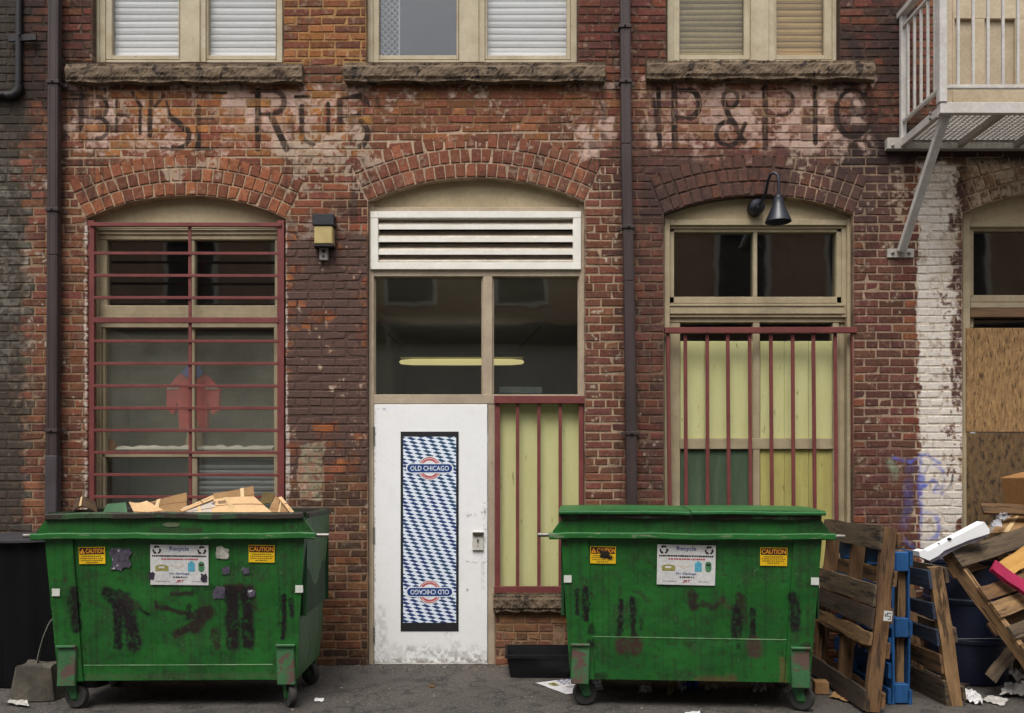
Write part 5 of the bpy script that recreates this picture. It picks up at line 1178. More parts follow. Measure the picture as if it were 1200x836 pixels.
def dumpster(label, loc, rotz, img, imap, lid, seam_z, stick):
    """local frame: x along the front, y from the front face to the back, z up; front top edge at y = 0"""
    t = thing('dumpster', label, 'dumpster', loc, 'green dumpsters against the wall', (0, 0, rotz))
    m_front = mat('green_dumpster_paint', (32, 97, 36), (26, 81, 31), 3, .42, bump=.12, spec=.45, dent=.5, img=img, imgmap=imap)
    WT, WB, ZT, ZM, ZB, D = .835, .772, 1.285, 1.135, .185, .86
    yb = lambda z: .05 * (1 - (z - ZB) / (ZM - ZB))               # the front leans back towards its foot
    hw = lambda z: WB + (WT - WB) * (z - ZB) / (ZM - ZB)
    b = MB(); n = 6
    # front skin with slight dents
    r_ = random.Random(int(loc[0] * 10)); nx, nz = 30, 16
    dent = lambda u, v: .003 * math.sin(7 * u + 2) * math.sin(5 * v + 1) + .0015 * math.sin(19 * u) * math.sin(11 * v)
    def fs(u, v):
        z = ZB + (ZM - ZB) * v; return ((2 * u - 1) * hw(z), yb(z) + dent(u, v) * math.sin(math.pi * u) * math.sin(math.pi * v), z)
    b.sheet(fs, nx, nz, 0, 0)
    for s_ in (-1, 1):                                             # sides and back
        b.sheet(lambda u, v: (s_ * (hw(ZB + (ZM - ZB) * v) + (.006 * math.sin(9 * u) * math.sin(7 * v))), yb(ZB + (ZM - ZB) * v) * (1 - u) + u * (D - .05 * (1 - v)), ZB + (ZM - ZB) * v), 10, 8, 0, 1)
        b.add([(s_ * WT, 0, ZM), (s_ * WT, D, ZM), (s_ * WT, D, ZT), (s_ * WT, .035, ZT)], [[0, 1, 2, 3]], 1)
        b.add([(s_ * (WT - .02), .02, .6), (s_ * (WT - .02), D - .02, .6), (s_ * (WT - .02), D - .02, ZT), (s_ * (WT - .02), .05, ZT)], [[0, 1, 2, 3]], 2)
    b.quad((-WB, D - .05, ZB), (WB, D - .05, ZB), (WT, D, ZT), (-WT, D, ZT), 1); b.quad((-WT, D - .02, .6), (WT, D - .02, .6), (WT, D - .02, ZT), (-WT, D - .02, ZT), 2)
    b.quad((-WT, .06, .6), (WT, .06, .6), (WT, .06, ZT), (-WT, .06, ZT), 2); b.quad((-WB, .05, ZB), (WB, .05, ZB), (WB, D - .05, ZB), (-WB, D - .05, ZB), 2)
    body = b.build('body', [m_front, m_side, m_inner], t, recalc=False)
    # upper band above the rail, with bevelled ends
    b = MB(); b.prism([(-WT - .055, ZM + .005), (WT + .055, ZM + .005), (WT + .05, ZM + .03), (WT - .005, ZT - .045), (WT - .005, ZT - .03), (-WT + .005, ZT - .03), (-WT + .005, ZT - .045), (-WT - .05, ZM + .03)], -.012, .034)
    b.build('upper_band', m_front, t)
    b = wavy(-WT + .01, WT - .01, -.032, .06, ZT - .042, ZT, 9, .006); b.box(-WT, WT, D - .03, D + .03, ZT - .04, ZT, 0, .006)
    for s_ in (-1, 1): b.box(min(s_ * (WT - .03), s_ * (WT + .015)), max(s_ * (WT - .03), s_ * (WT + .015)), .062, D - .032, ZT - .038, ZT - .002, 0, .006)
    b.build('rim', m_lip, t)
    wavy(-WT - .075, WT + .075, -.045, .0, ZM - .022, ZM + .02, 5).build('front_rail', m_rail, t, smooth=True)
    for s_ in (-1, 1):
        MB().tube([(s_ * (WT + .03), .02, ZM), (s_ * (WT + .15), .02, ZM)], .014, 10).build('hinge_pin', m_steel, t, smooth=True)
        b = MB(); xa, xb = hw(ZM) - .178, hw(ZM) - .002; xc, xd = hw(ZB) - .160, hw(ZB) - .002
        pts = [(s_ * xa, ZM - .02), (s_ * xb, ZM - .02), (s_ * xd, ZB), (s_ * xc, ZB)]
        vs = [(x, yb(z) - .016, z) for x, z in pts] + [(x, yb(z) + .01, z) for x, z in pts]
        b.add(vs, [[0, 1, 2, 3], [4, 5, 6, 7], [0, 1, 5, 4], [1, 2, 6, 5], [2, 3, 7, 6], [3, 0, 4, 7]]); b.build('corner_post', m_front, t)
        b = MB(); xm = hw(.28) - .072
        b.obox((s_ * xm, .022, .287), (.058, 0, 0), (0, .016, 0), (-.004 * s_, 0, .13), 0, .006); b.obox((s_ * xm, .004, .418), (.062, 0, 0), (0, .014, 0), (0, 0, .006), 0, .002); b.build('leg_plate', m_plate, t)
        for yy, sw in ((.10, .55 if s_ > 0 else 1.35), (D - .15, .9)):
            c = bpy.data.objects.new('caster', None); COL.objects.link(c); c.parent = t; c.location = (s_ * (xm - .0), yy, 0); c.rotation_euler = (0, 0, sw + (.55 if rotz < 0 else 0))
            Mx = Matrix.Translation((0, -.03, .08)) @ Matrix.Rotation(R(90), 4, 'Y')
            MB().lathe([(.052, -.022), (.074, -.022), (.08, -.014), (.08, .014), (.074, .022), (.052, .022)], Mx, 26).build('tyre', m_rubber, c, smooth=True)
            MB().lathe([(.016, -.034), (.016, -.026), (.05, -.018), (.05, .018), (.016, .026), (.016, .034)], Mx, 20).build('hub', m_hub, c, smooth=True)
            b = MB()
            for q in (-1, 1): b.prism([(-.05, .168), (.022, .168), (.0, .0)], 0, .005); 
            b = MB()
            for q in (-1, 1):
                pl = [(.04, .168), (-.05, .168), (-.052, .066), (-.012, .066)]
                vs = [(q * .034 + dx, y_, z_) for dx in (-.003, .003) for y_, z_ in pl]
                b.add(vs, [[0, 1, 2, 3], [4, 5, 6, 7], [0, 1, 5, 4], [1, 2, 6, 5], [2, 3, 7, 6], [3, 0, 4, 7]])
            b.box(-.045, .045, -.055, .05, .168, .178, 0, .003); b.build('fork', m_hub, c)
    # weld seam and the plate under it
    b = MB(); vs = []
    xs_ = WB - .155
    b.add([(x, yb(z) - d, z) for z, d in ((ZB, .004), (seam_z, .004), (seam_z + .005, 0.0)) for x in (-hw(z) + .165, hw(z) - .165)], [[0, 1, 3, 2], [2, 3, 5, 4]])
    b.build('bottom_plate', m_front, t, recalc=False)
    b = MB(); zz = seam_z + .004; xx = hw(zz) - .168; b.bar((-xx, yb(zz) - .003, zz), (xx, yb(zz) - .003, zz - .003), .006, .006, (0, 1, 0), ch=.002); b.build('weld_seam', mat('worn_weld', (110, 140, 100), (60, 104, 60), 14, .6) if 'worn_weld' not in bpy.data.materials else bpy.data.materials['worn_weld'], t)
    if lid:
        for s_ in (-1, 1):
            x0, x1 = (-WT - .01, -.004) if s_ < 0 else (.004, WT + .01)
            b = MB(); b.sheet(lambda u, v: (x0 + (x1 - x0) * u, -.045 + (D + .06) * v, ZT + .001 + .010 * math.sin(math.pi * min(1, v * 1.02)) + .004 * math.sin(u * math.pi)), 8, 10, .014); wl = wavy(x0, x1, -.062, -.044, ZT - .012, ZT + .013, 20 + s_, .003); b.add(wl.v, wl.f)
            b.build('lid', m_lid, t, smooth=True)
    for kind, args in stick:
        if kind == 'caution': caution(t, *args)
        elif kind == 'recycle': recycle_sign(t, *args)
        elif kind == 'residue': residue(t, *args)
        elif kind == 'patch': o = MB().box(-.025, .025, -.002, 0, -.024, .024).build('reflector_patch', m_reflect, t); o.location = args
        elif kind == 'oval': o = MB().lathe([(.06, 0), (.06, .003)], Matrix.Translation(args) @ Rx @ Matrix.Diagonal((1, .25, 1, 1)), 24).build('oval_badge', mat('worn_badge', (116, 116, 96), (60, 84, 56), 20, .6), t)
    return t
img, imap = dump_map('dumpster_marks_left', left_marks, 205.5, 180.5)
def lx(px): return (px - 205.5) / 180.5
def lz(py): return EYE - (py - HORIZ) / 180.5
yf = lambda z: .05 * (1 - (z - .185) / .95) - .0055
st = [('caution', (lx(108.5), lz(651), yf(lz(651)), True, .168, .110, -.01)), ('caution', (lx(305.5), lz(649.5), yf(lz(650)), False, .168, .114, .02)), ('recycle', (lx(209.5), lz(662.5), yf(lz(662)))),
      ('residue', (lx(141), lz(655), yf(lz(655)), .15, .165, m_resid, 1)), ('residue', (lx(259), lz(648.5), yf(lz(648)), .088, .095, m_resw, 2)), ('residue', (lx(263.5), lz(669), yf(lz(669)), .06, .058, m_resid, 3)), ('residue', (lx(287), lz(670), yf(lz(670)), .05, .058, m_resid, 4)), ('residue', (lx(255), lz(696), yf(lz(696)), .085, .09, m_resid, 5)), ('residue', (lx(292.5), lz(696), yf(lz(696)), .056, .06, m_resid, 6)),
      ('residue', (lx(177), lz(675), yf(lz(675)) - .003, .045, .06, mat('dark_residue', (60, 52, 66), (40, 36, 46), 30, .8, c3=(180, 174, 178), c3t=.62, c3scale=40), 8)), ('residue', (lx(238), lz(678), yf(lz(678)) - .003, .05, .065, bpy.data.materials['dark_residue'], 9)),
      ('patch', (lx(67), yf(lz(694)) - .016, lz(694))), ('patch', (lx(349.5), yf(lz(691)) - .016, lz(691))), ('oval', (lx(201), -.013, lz(615)))]
ld = dumpster('open green dumpster heaped with cardboard, six torn stickers on its front', (lx(205.5) + (205.5 - 600) / 180.5, -1.33, 0), R(1.6), img, imap, False, lz(782), st)
img, imap = dump_map('dumpster_scrapes_right', right_marks, 808.5, 181, 1.35)
def lx(px): return (px - 808.5) / 182.5
def lz(py): return EYE - (py - HORIZ) / 181
st = [('caution', (lx(706.5), lz(651.5), yf(lz(651)), True, .166, .112, .01, True)), ('caution', (lx(906), lz(652), yf(lz(652)), False, .170, .118, .01)), ('recycle', (lx(804.5), lz(662.5), yf(lz(662)))),
      ('patch', (lx(664.5), yf(lz(680)) - .016, lz(680))), ('patch', (lx(953), yf(lz(680)) - .016, lz(680)))]
rd = dumpster('closed green dumpster with its lids down, standing by the wooden pallets', ((808.5 - 600) / 181, -1.345, 0), R(-4.5), img, imap, True, lz(750), st)
# ================================================================== CARDBOARD IN THE OPEN DUMPSTER
m_card = mat('cardboard', (206, 172, 130), (192, 156, 114), 3, .85, (1, 1, 1), bump=.08, c3=(150, 114, 74), c3t=.66, c3scale=5)
m_cardd = mat('brown_cardboard', (152, 118, 80), (130, 100, 66), 3, .85, bump=.08, c3=(104, 76, 46), c3t=.64, c3scale=6)
m_cardx = mat('dark_cardboard', (74, 56, 36), (58, 44, 30), 4, .9, bump=.08)
m_print = mat('printed_card', (196, 186, 172), (170, 158, 146), 5, .7, bump=.03, c3=(92, 76, 82), c3t=.56, c3scale=11)
m_fold = mat('fold_line', (120, 88, 54), None, 5, .9, bump=0); m_inkb = mat('box_ink', (70, 56, 48), None, 5, .8, bump=0); m_tape = mat('packing_tape', (206, 178, 136), (190, 160, 116), 6, .35, bump=0)
hp = MB(); r_ = random.Random(12); ang = R(1.6); lc_ = Vector(ld.location)
hgt = [[r_.uniform(-.06, .06) for _ in range(19)] for _ in range(11)]
hp.sheet(lambda u, v: (-.80 + 1.6 * u, .07 + .76 * v, 1.14 + .07 * math.sin(math.pi * u) + hgt[int(v * 10)][int(u * 18)]), 18, 10, 0)
o = hp.build('packed_rubbish', m_cardx, None); o.location = lc_; o.rotation_euler.z = ang; tag(o, 'dark mass of packed rubbish filling the open dumpster', 'rubbish', kind='stuff')
def piece(label, pts, Ys, m, t=.006, nm='cardboard_piece', bend=0.0, cat='cardboard', parent=None, group='cardboard heaped in the open dumpster'):
    """a folded board whose four corners are seen at the given photo points and depths"""
    c = [P(x, y, Y) for (x, y), Y in zip(pts, Ys)]; ctr = sum(c, Vector()) / 4
    nn = (c[1] - c[0]).cross(c[3] - c[0]).normalized()
    mb = MB(); mb.sheet(lambda u, v: c[0] * (1 - u) * (1 - v) + c[1] * u * (1 - v) + c[2] * u * v + c[3] * (1 - u) * v + nn * bend * math.sin(math.pi * u) * (1 - .3 * v), 10, 4, t)
    o = mb.build(nm, m, None, ctr); o.location = ctr
    rr_ = random.Random(len(label)); at_ = lambda u, v, lift: c[0] * (1 - u) * (1 - v) + c[1] * u * (1 - v) + c[2] * u * v + c[3] * (1 - u) * v + nn * (bend * math.sin(math.pi * u) * (1 - .3 * v) + lift) - ctr
    if cat == 'cardboard' and max((c[1] - c[0]).length, (c[2] - c[1]).length) > .18:
        sg = -1 if (Vector((0, -CAM_D, EYE)) - ctr).dot(nn) < 0 else 1; lift = .0012 if sg < 0 else t + .0012; lift = sg * .0012 + (t if sg > 0 else 0)
        mb = MB(); vv_ = rr_.uniform(.3, .62)                      # a fold line and some flat print
        mb.sheet(lambda u, v: at_(u, vv_ + .035 * v, lift), 10, 1, 0, 0)
        u0 = rr_.uniform(.1, .5)
        if rr_.random() < .6:
            for q in range(4): mb.sheet(lambda u, v: at_(u0 + .2 * u * rr_.uniform(.98, 1), .70 + .045 * q + .022 * v, lift), 4, 1, 0, 1)
        mb.build('crease', [m_fold, m_inkb], o, recalc=False)
        if rr_.random() < .5:
            mb = MB(); u1 = rr_.uniform(.2, .7); mb.sheet(lambda u, v: at_(u1 + .09 * u, v, lift * 1.4), 2, 8, 0); mb.build('tape', m_tape, o, recalc=False)
    return tag(o, label, cat, group)
piece('curled dark brown cardboard scrap at the left end of the heap', [(84, 602), (115, 603), (112, 590), (88, 589)], [-1.0, -1.05, -.85, -.82], m_cardx, .008, bend=.05)
piece('narrow pale cardboard flap slanting down over the dumpster rim', [(151, 588), (172, 587), (206, 606), (160, 607)], [-.95, -.9, -1.2, -1.22], m_card, bend=.012)
piece('flat brown cardboard panel behind the narrow pale flap', [(160, 606), (219, 606), (219, 578), (168, 592)], [-.75, -.72, -.62, -.66], m_cardd, bend=.01)
piece('white printed cardboard panel tipped up in the middle of the heap', [(213, 606), (256, 606), (249, 584), (214, 596)], [-1.18, -1.12, -.95, -1.05], m_print)
piece('pale folded edge board on top of the white printed panel', [(211, 598), (214, 600), (252, 585), (249, 581)], [-1.1, -1.12, -.98, -.95], m_card, .004)
piece('tan cardboard panel standing highest on the heap', [(249, 594), (299, 590), (297, 570), (250, 579)], [-.80, -.78, -.66, -.70], m_cardd, bend=-.012)
piece('large light cardboard sheet sloping towards the viewer', [(250, 608), (326, 608), (298, 583), (246, 587)], [-1.22, -1.22, -.86, -.9], m_card, bend=.012)
piece('small olive-brown cardboard flap beside the large light sheet', [(303, 592), (318, 590), (322, 579), (309, 577)], [-.85, -.82, -.75, -.78], mat('olive_card', (104, 86, 46), (84, 70, 38), 4, .85))
piece('cardboard box end leaning at the right corner of the heap', [(313, 604), (342, 606), (338, 594), (323, 582)], [-1.05, -1.1, -.88, -.84], m_cardd, .008)
piece('slim pale cardboard strip on the box end at the right corner', [(326, 583), (330, 582), (346, 602), (342, 603)], [-.86, -.85, -1.1, -1.1], m_card, .008)
piece('green plastic crate edge poking out between dark scrap and pale flap', [(120, 604), (150, 604), (148, 590), (126, 592)], [-.7, -.7, -.62, -.62], mat('green_crate_plastic', (52, 96, 58), (40, 76, 46), 6, .5), .01, 'crate_edge', 0, 'crate')

# ================================================================== PALLETS
def wood(name, a, b, c3=None): return mat(name, tuple(v * 1.08 * q for v, q in zip(a, (.97, 1.0, 1.06))), tuple(v * 1.04 * q for v, q in zip(b, (.97, 1.0, 1.06))), 5, .9, (.55, 5, 5), bump=.5, bscale=26, c3=c3, c3t=.54, c3scale=4, rnd=.4, grain=.55)
m_wb = wood('brown_pallet_wood', (118, 86, 54), (84, 60, 40), (54, 42, 32)); m_wg = wood('grey_pallet_wood', (98, 80, 58), (70, 58, 46), (48, 42, 36)); m_wblue = mat('blue_pallet_paint', (30, 84, 138), (24, 68, 114), 6, .7, (1, 4, 4), bump=.2, c3=(104, 92, 76), c3t=.62, c3scale=7, rnd=.2)
m_wt = wood('tan_pallet_wood', (142, 108, 70), (104, 78, 52), (74, 56, 40)); m_wd = wood('dark_pallet_wood', (72, 58, 44), (54, 44, 36), (40, 34, 30)); m_wl = wood('blue_stained_wood', (58, 66, 78), (44, 50, 62), (70, 58, 46))
m_magenta = mat('magenta_paint', (160, 26, 70), (130, 22, 58), 8, .7, bump=.2, c3=(96, 60, 50), c3t=.64)
def board_mesh(key, L, W, T, m, seed, broken=False):
    r_ = random.Random(seed); mb = MB(); n = 9
    def pt(i, sy, sz):
        x = -L / 2 + L * i / n; wv = r_.uniform(-.0055, .0045)
        if broken: wv = r_.uniform(-.018, .006)
        if i in (0, n): x += r_.uniform(-.006, .006)
        return (x, sy * (W / 2 + wv), sz * T / 2 + .004 * math.sin(i * .7 + seed))
    vs = [pt(i, sy, sz) for i in range(n + 1) for sy, sz in ((-1, -1), (1, -1), (1, 1), (-1, 1))]
    fs = [[4 * i + k, 4 * i + (k + 1) % 4, 4 * i + 4 + (k + 1) % 4, 4 * i + 4 + k] for i in range(n) for k in range(4)] + [[0, 1, 2, 3], [4 * n, 4 * n + 1, 4 * n + 2, 4 * n + 3]]
    mb.add(vs, fs); me = bpy.data.meshes.new(key); me.from_pydata(mb.v, [], mb.f); me.materials.append(m)
    b = bmesh.new(); b.from_mesh(me); bmesh.ops.recalc_face_normals(b, faces=b.faces); bmesh.ops.bevel(b, geom=b.edges[:], offset=.0025, segments=1, affect='EDGES', clamp_overlap=True) if False else None; b.to_mesh(me); b.free()
    return me
def pallet(label, origin, xaxis, yaxis, L, W, strs, tops, bots, mw, ms, block=False):
    """local x along the stringers, y along the boards, z out of the top deck; boards are (x position, width[, material])"""
    xa = Vector(xaxis).normalized(); ya = Vector(yaxis); ya = (ya - xa * ya.dot(xa)).normalized(); za = xa.cross(ya)
    t = thing('wooden_pallet', label, 'pallet', (0, 0, 0), 'pallets leaning by the right dumpster')
    M = Matrix((xa, ya, za)).transposed().to_4x4(); M.translation = Vector(origin); t.matrix_world = M
    H = .09; hz = .010
    if not block:
        me = board_mesh('stringer', L, .042, H, ms, 31)
        for i, y in enumerate(strs):
            o = link_mesh('stringer', me if i else board_mesh('stringer', L, .05, H, ms, 33), t, (L / 2, y, H / 2 + .02))
    else:
        for i, y in enumerate(strs):
            for j, x in enumerate((.07, L / 2, L - .07)):
                b = MB().box(-.065, .065, -.06, .06, -H / 2, H / 2, 0, .006); o = b.build('block', ms, t); o.location = (x, y, H / 2 + .02)
            link_mesh('stringer', board_mesh('stringer', L, .09, .012, ms, 34 + i), t, (L / 2, y, .012)); link_mesh('stringer', board_mesh('stringer', L, .06, .05, m_wt, 44 + i), t, (L / 2, y + (.02 if i == 0 else 0), .05)); link_mesh('stringer', board_mesh('stringer', L, .10, .016, ms, 54 + i), t, (L / 2, y, H + .028))
    zt = H + .02 + (.012 if not block else .036)
    for deck, z in ((tops, zt), (bots, .008)):
        cache = {}
        for i, bd in enumerate(deck):
            x, wd = bd[0], bd[1]; m = bd[2] if len(bd) > 2 and bd[2] else mw; br = len(bd) > 3
            key = (wd, m.name, br)
            if key not in cache: cache[key] = board_mesh('board', W, wd, .019, m, 50 + i, br)
            o = link_mesh('board', cache[key], t, (x, W / 2 - .0, z)); o.rotation_euler = (0, 0, R(90) + random.uniform(-.012, .012))
    return t
# front brown pallet on its edge, broadside to the dumpster
UP1 = Vector((.115, 0.0, 1.18))
pallet('brown broken pallet standing on edge next to the closed dumpster', (2.385, -1.40, .0), UP1, (.02, 1, 0), 1.19, 1.08, (.03, .54, 1.05),
       [(.075, .13, m_wd), (.46, .10, m_wt, 1), (.60, .125, m_wd), (.745, .135, m_wg), (1.115, .15, m_wg)], [(.08, .1), (.40, .1), (.62, .1), (.86, .1), (1.11, .1)], m_wb, m_wb)
t = thing('pallet_label', 'small white printed label stuck on the near edge of the brown broken pallet', 'label', P(1040.5, 722, -1.452))
b = MB().box(-.026, .026, -.001, .001, -.032, .032); rr = random.Random(2)
for j in range(5):
    for i in range(4):
        if rr.random() < .65: b.box(-.02 + .0105 * i, -.012 + .0105 * i, -.0016, -.0011, -.024 + .0095 * j, -.017 + .0095 * j, 1)
b.build('label_paper', [m_swht, m_sblk], t); t.rotation_euler = (0, R(6), 0)
# blue block pallet behind it
pallet('blue painted block pallet standing on edge between two brown pallets', (2.662, -1.19, .0), (.005, 0, 1.0), (.01, 1, 0), 1.02, 1.0, (.06, .5, .94),
       [(.05, .1), (.22, .1), (.39, .1), (.56, .1), (.73, .1), (.97, .1)], [(.05, .1), (.51, .1), (.97, .1)], m_wblue, m_wblue, True)
# grey pallet leaning left
UP3 = Vector((-.135, 0, .925))
pallet('grey weathered pallet leaning against the blue pallet with a thick near post', (3.01, -1.23, .0), UP3, (-.02, 1, 0), .94, 1.0, (.03, .5, .97),
       [(.10, .18, m_wg), (.30, .13, m_wb), (.48, .10, m_wl), (.65, .10, m_wl), (.86, .12, m_wl)], [(.08, .1), (.48, .1), (.88, .1)], m_wg, m_wt)
# tilted pallet over the drum
A4, B4, E4 = P(1101, 655, -.75), Vector((3.50, -1.30, .0)), P(1188, 612, -.35)
u4 = (A4 - B4); v4 = (E4 - A4); Wd4 = 1.0
vv = (v4 - u4.normalized() * v4.dot(u4.normalized())).normalized()
pallet('brown pallet tipped across the blue drum, one board end painted magenta', Vector(B4) + vv * Wd4, u4, -vv, u4.length, Wd4, (.03, .5, .97),
       [(1.09, .14, m_wg), (.80, .10, m_wb), (.67, .12, m_wt), (.50, .10, m_wg), (.35, .12, m_wb), (.20, .10, m_wd), (.07, .11, m_wt)], [(.10, .1), (.58, .1), (1.05, .1)], m_wb, m_wt)
pallet('grey pallet standing upright against the boarded window behind the tipped pallet', (4.86, -.33, .0), (0, .10, 1.2), (-1, 0, 0), 1.2, 1.02, (.03, .5, .97),
       [(.08, .12, m_wg), (.30, .10, m_wb), (.52, .12, m_wd), (.74, .10, m_wg), (.94, .10, m_wb), (1.12, .13, m_wg)], [(.08, .1), (.6, .1), (1.12, .1)], m_wg, m_wd)
# loose painted boards on top of it
def loose(label, p, q, wd, th, m, seed, up=(0, 0, 1)):
    p, q = Vector(p), Vector(q); d = (q - p); L_ = d.length; xa = d.normalized(); ya = Vector(up).cross(xa).normalized(); za = xa.cross(ya)
    o = bpy.data.objects.new('loose_board', board_mesh('loose_board', L_, wd, th, m, seed)); COL.objects.link(o)
    M = Matrix((xa, ya, za)).transposed().to_4x4(); M.translation = (p + q) / 2; o.matrix_world = M
    return tag(o, label, 'board', 'loose boards on the tipped pallet')
loose('short bright magenta board lying on the tipped pallet', P(1163, 663, -.95), P(1222, 705, -1.05), .10, .03, m_magenta, 3, (.25, -.8, .55))
loose('pale yellow-tan board sticking up behind the magenta board', P(1177, 667, -.86), P(1250, 622, -.6), .12, .025, mat('raw_pine', (196, 152, 84), (170, 124, 62), 5, .8, (.5, 5, 5), bump=.3), 4, (.2, -.8, .6))
loose('weathered tan board end jutting out right of the pale yellow-tan board', P(1150, 596, -.42), P(1260, 602, -.5), .10, .022, m_wb, 6, (0, -.7, .7))
# drum
t = thing('plastic_drum', 'dark navy plastic drum half hidden behind the tipped pallet', 'drum', (3.42, -.42, 0))
m_drum = mat('navy_plastic', (30, 36, 58), (22, 27, 44), 4, .45, bump=.05, c3=(60, 66, 84), c3t=.7, c3scale=9)
MB().lathe([(.27, 0), (.285, .02), (.288, .29), (.297, .30), (.297, .325), (.288, .335), (.288, .58), (.297, .59), (.297, .615), (.288, .625), (.284, .86), (.265, .89)], n=40).build('drum_body', m_drum, t, smooth=True)
MB().lathe([(.272, .875), (.29, .88), (.29, .905), (.26, .91), (.25, .895)], n=40).build('drum_lid', m_drum, t, smooth=True)
MB().tube([(.297 * math.cos(a), .297 * math.sin(a), .34 + .01 * math.sin(3 * a)) for a in [R(200 + 8 * i) for i in range(16)]], .004, 6).build('drum_strap', mat('pale_strap', (120, 124, 134), None, 5, .6), t)
# white foam channel and clear wrap
c = P(1115, 635, -.86); t = thing('foam_strip', 'long white foam packing strip resting on the tipped pallet top', 'foam packing', c)
m_foam = mat('white_foam', (236, 237, 238), (228, 229, 231), 10, .7, bump=.03, grain=.06)
def fq(x, y, Y=-.86): v = P(x, y, Y); return (v.x, v.z)
b = MB(); b.prism([fq(*p) for p in [(1074, 646), (1080, 644), (1084, 646), (1150, 611.5), (1156, 620), (1156, 625), (1131, 633), (1103, 645), (1098, 650), (1086, 656.5), (1075, 652)]], -.90, -.80); b.build('strip_body', m_foam, t, c)
b = MB(); b.prism([fq(*p) for p in [(1103, 645.5), (1131, 633.5), (1156, 625.5), (1157, 629), (1140, 637), (1134, 637), (1112, 648), (1100, 655), (1090, 660), (1088, 657.5), (1099, 651)]], -.87, -.80); b.build('lower_lip', mat('shaded_foam_side', (176, 170, 184), (150, 144, 158), 12, .8), t, c)  # lower lip greyed: underside shade of the white foam put into its colour
for hx, hy, hr_ in ((1112.5, 632, .012), (1100, 637.5, .006)): MB().lathe([(hr_, 0), (hr_ * .85, .004)], Matrix.Translation(P(hx, hy, -.902)) @ Rx @ Matrix.Diagonal((1.4, .9, 1, 1)), 12).build('hole', m_dark, t, c)
m_wrap = glass('clear_wrap', (220, 222, 226), .42, (205, 206, 212), 2.6, .5)
rr = random.Random(15); jit = [[Vector((rr.uniform(-.02, .02), rr.uniform(-.03, .03), rr.uniform(-.02, .02))) for _ in range(9)] for _ in range(5)]
cc = [P(1160, 624, -.75), P(1184, 604, -.62), P(1176, 600, -.55), P(1162, 612, -.6)]; ctr = sum(cc, Vector()) / 4
b = MB(); b.sheet(lambda u, v: cc[0] * (1 - u) * (1 - v) + cc[1] * u * (1 - v) + cc[2] * u * v + cc[3] * (1 - u) * v + jit[int(v * 4)][int(u * 8)], 8, 4, 0)
o = b.build('plastic_wrap', m_wrap, None, ctr); o.location = ctr; tag(o, 'crumpled clear plastic wrap between the white foam strip and the cardboard box', 'plastic wrap')
# cardboard box at the right edge
c = P(1218, 608, -.36); t = thing('cardboard_box', 'large brown cardboard box on top of the pallet heap under the boarded window', 'box', c, None, (0, R(-12), R(14)))
MB().box(-.10, .42, -.16, .2, .0, .34, 0, .004).build('box_body', mat('box_cardboard', (154, 112, 66), (132, 94, 54), 3, .85, bump=.08, c3=(110, 78, 44), c3t=.66, c3scale=5), t)
b = MB(); b.sheet(lambda u, v: (-.10 + .5 * u, -.16 - .10 * v, .34 + .06 * v), 6, 3, .005); b.build('flap', m_cardd, t)
c = P(1215, 620, -.55)
piece('brown cardboard flap wedged under the large box at the right edge', [(1140, 628), (1215, 628), (1215, 606), (1168, 610)], [-.55, -.6, -.35, -.3], m_cardd, .006, 'cardboard_flap', .02, 'cardboard', group=None)

# ================================================================== LEFT SIDE: COVERED BIN, CONCRETE BASE
t = thing('covered_bin', 'black plastic-covered bin beside the open dumpster, below the grey brick', 'bin', (-3.62, -.42, 0))
m_black = mat('black_plastic_sheet', (13, 12, 15), (8, 8, 10), 3, .5, (1, 1, .4), bump=.1, spec=.15, c3=(20, 18, 24), c3t=.66, c3scale=4)
r_ = random.Random(2)
def drape(u, v):
    per = 2 * (.62 * 2 + .30 * 2); s_ = u * per; pts = [(-.62, -.30), (.62, -.30), (.62, .30), (-.62, .30), (-.62, -.30)]
    for i in range(4):
        a, q = Vector((*pts[i], 0)), Vector((*pts[i + 1], 0)); L_ = (q - a).length
        if s_ <= L_ + 1e-6: p = a + (q - a) * (s_ / L_); break
        s_ -= L_
    f = 1 + .02 * math.sin(u * 70) * (1 - v) + .012 * math.sin(u * 151 + 3 * v); k_ = 1 + .04 * (1 - v)
    return (p.x * f * k_, p.y * f * k_, 1.05 * v + .006 * math.sin(u * 37))
b = MB(); b.sheet(drape, 120, 8, 0); b.build('cover', m_black, t, recalc=False)
b = MB(); b.sheet(lambda u, v: (-.66 + 1.32 * u, -.35 + .68 * v, 1.05 + .025 * math.sin(3.1 * u) * math.sin(3.1 * v) - .03 * (u > .8) * (u - .8) * 5 + .008 * math.sin(9 * u + 5 * v)), 16, 8, .014); b.build('lid', mat('grey_bin_lid', (60, 58, 62), (46, 44, 48), 5, .55, bump=.1), t)
t = thing('concrete_base', 'broken concrete foot with a bent metal strap, beside the covered bin', 'concrete block', P(46, 814, -.98))
t.location.z = 0
m_conc = mat('dirty_concrete', (88, 82, 72), (64, 60, 54), 9, .95, bump=.6, c3=(60, 56, 50), c3t=.6, c3scale=11)
b = MB(); r_ = random.Random(6)
def blk(u, v):
    a = 2 * math.pi * u; ex = lambda q: math.copysign(abs(q) ** .45, q); k_ = 1.0 - .22 * v
    return (.165 * k_ * ex(math.cos(a)) + .008 * math.sin(7 * a), .13 * k_ * ex(math.sin(a)), .225 * v + .012 * math.sin(3 * a + 1) * v)
b.sheet(blk, 28, 5, 0); vs = [blk(i / 28, 1) for i in range(28)]; b.add(vs + [(0, 0, .235)], [[i, (i + 1) % 28, 28] for i in range(28)]); b.build('foot', m_conc, t)
b = MB(); q0 = [P(43, 790, -.99), P(44, 776, -.99), P(47, 762, -.99), P(52, 745, -.985), P(58, 731, -.98), P(64.5, 722, -.97)]
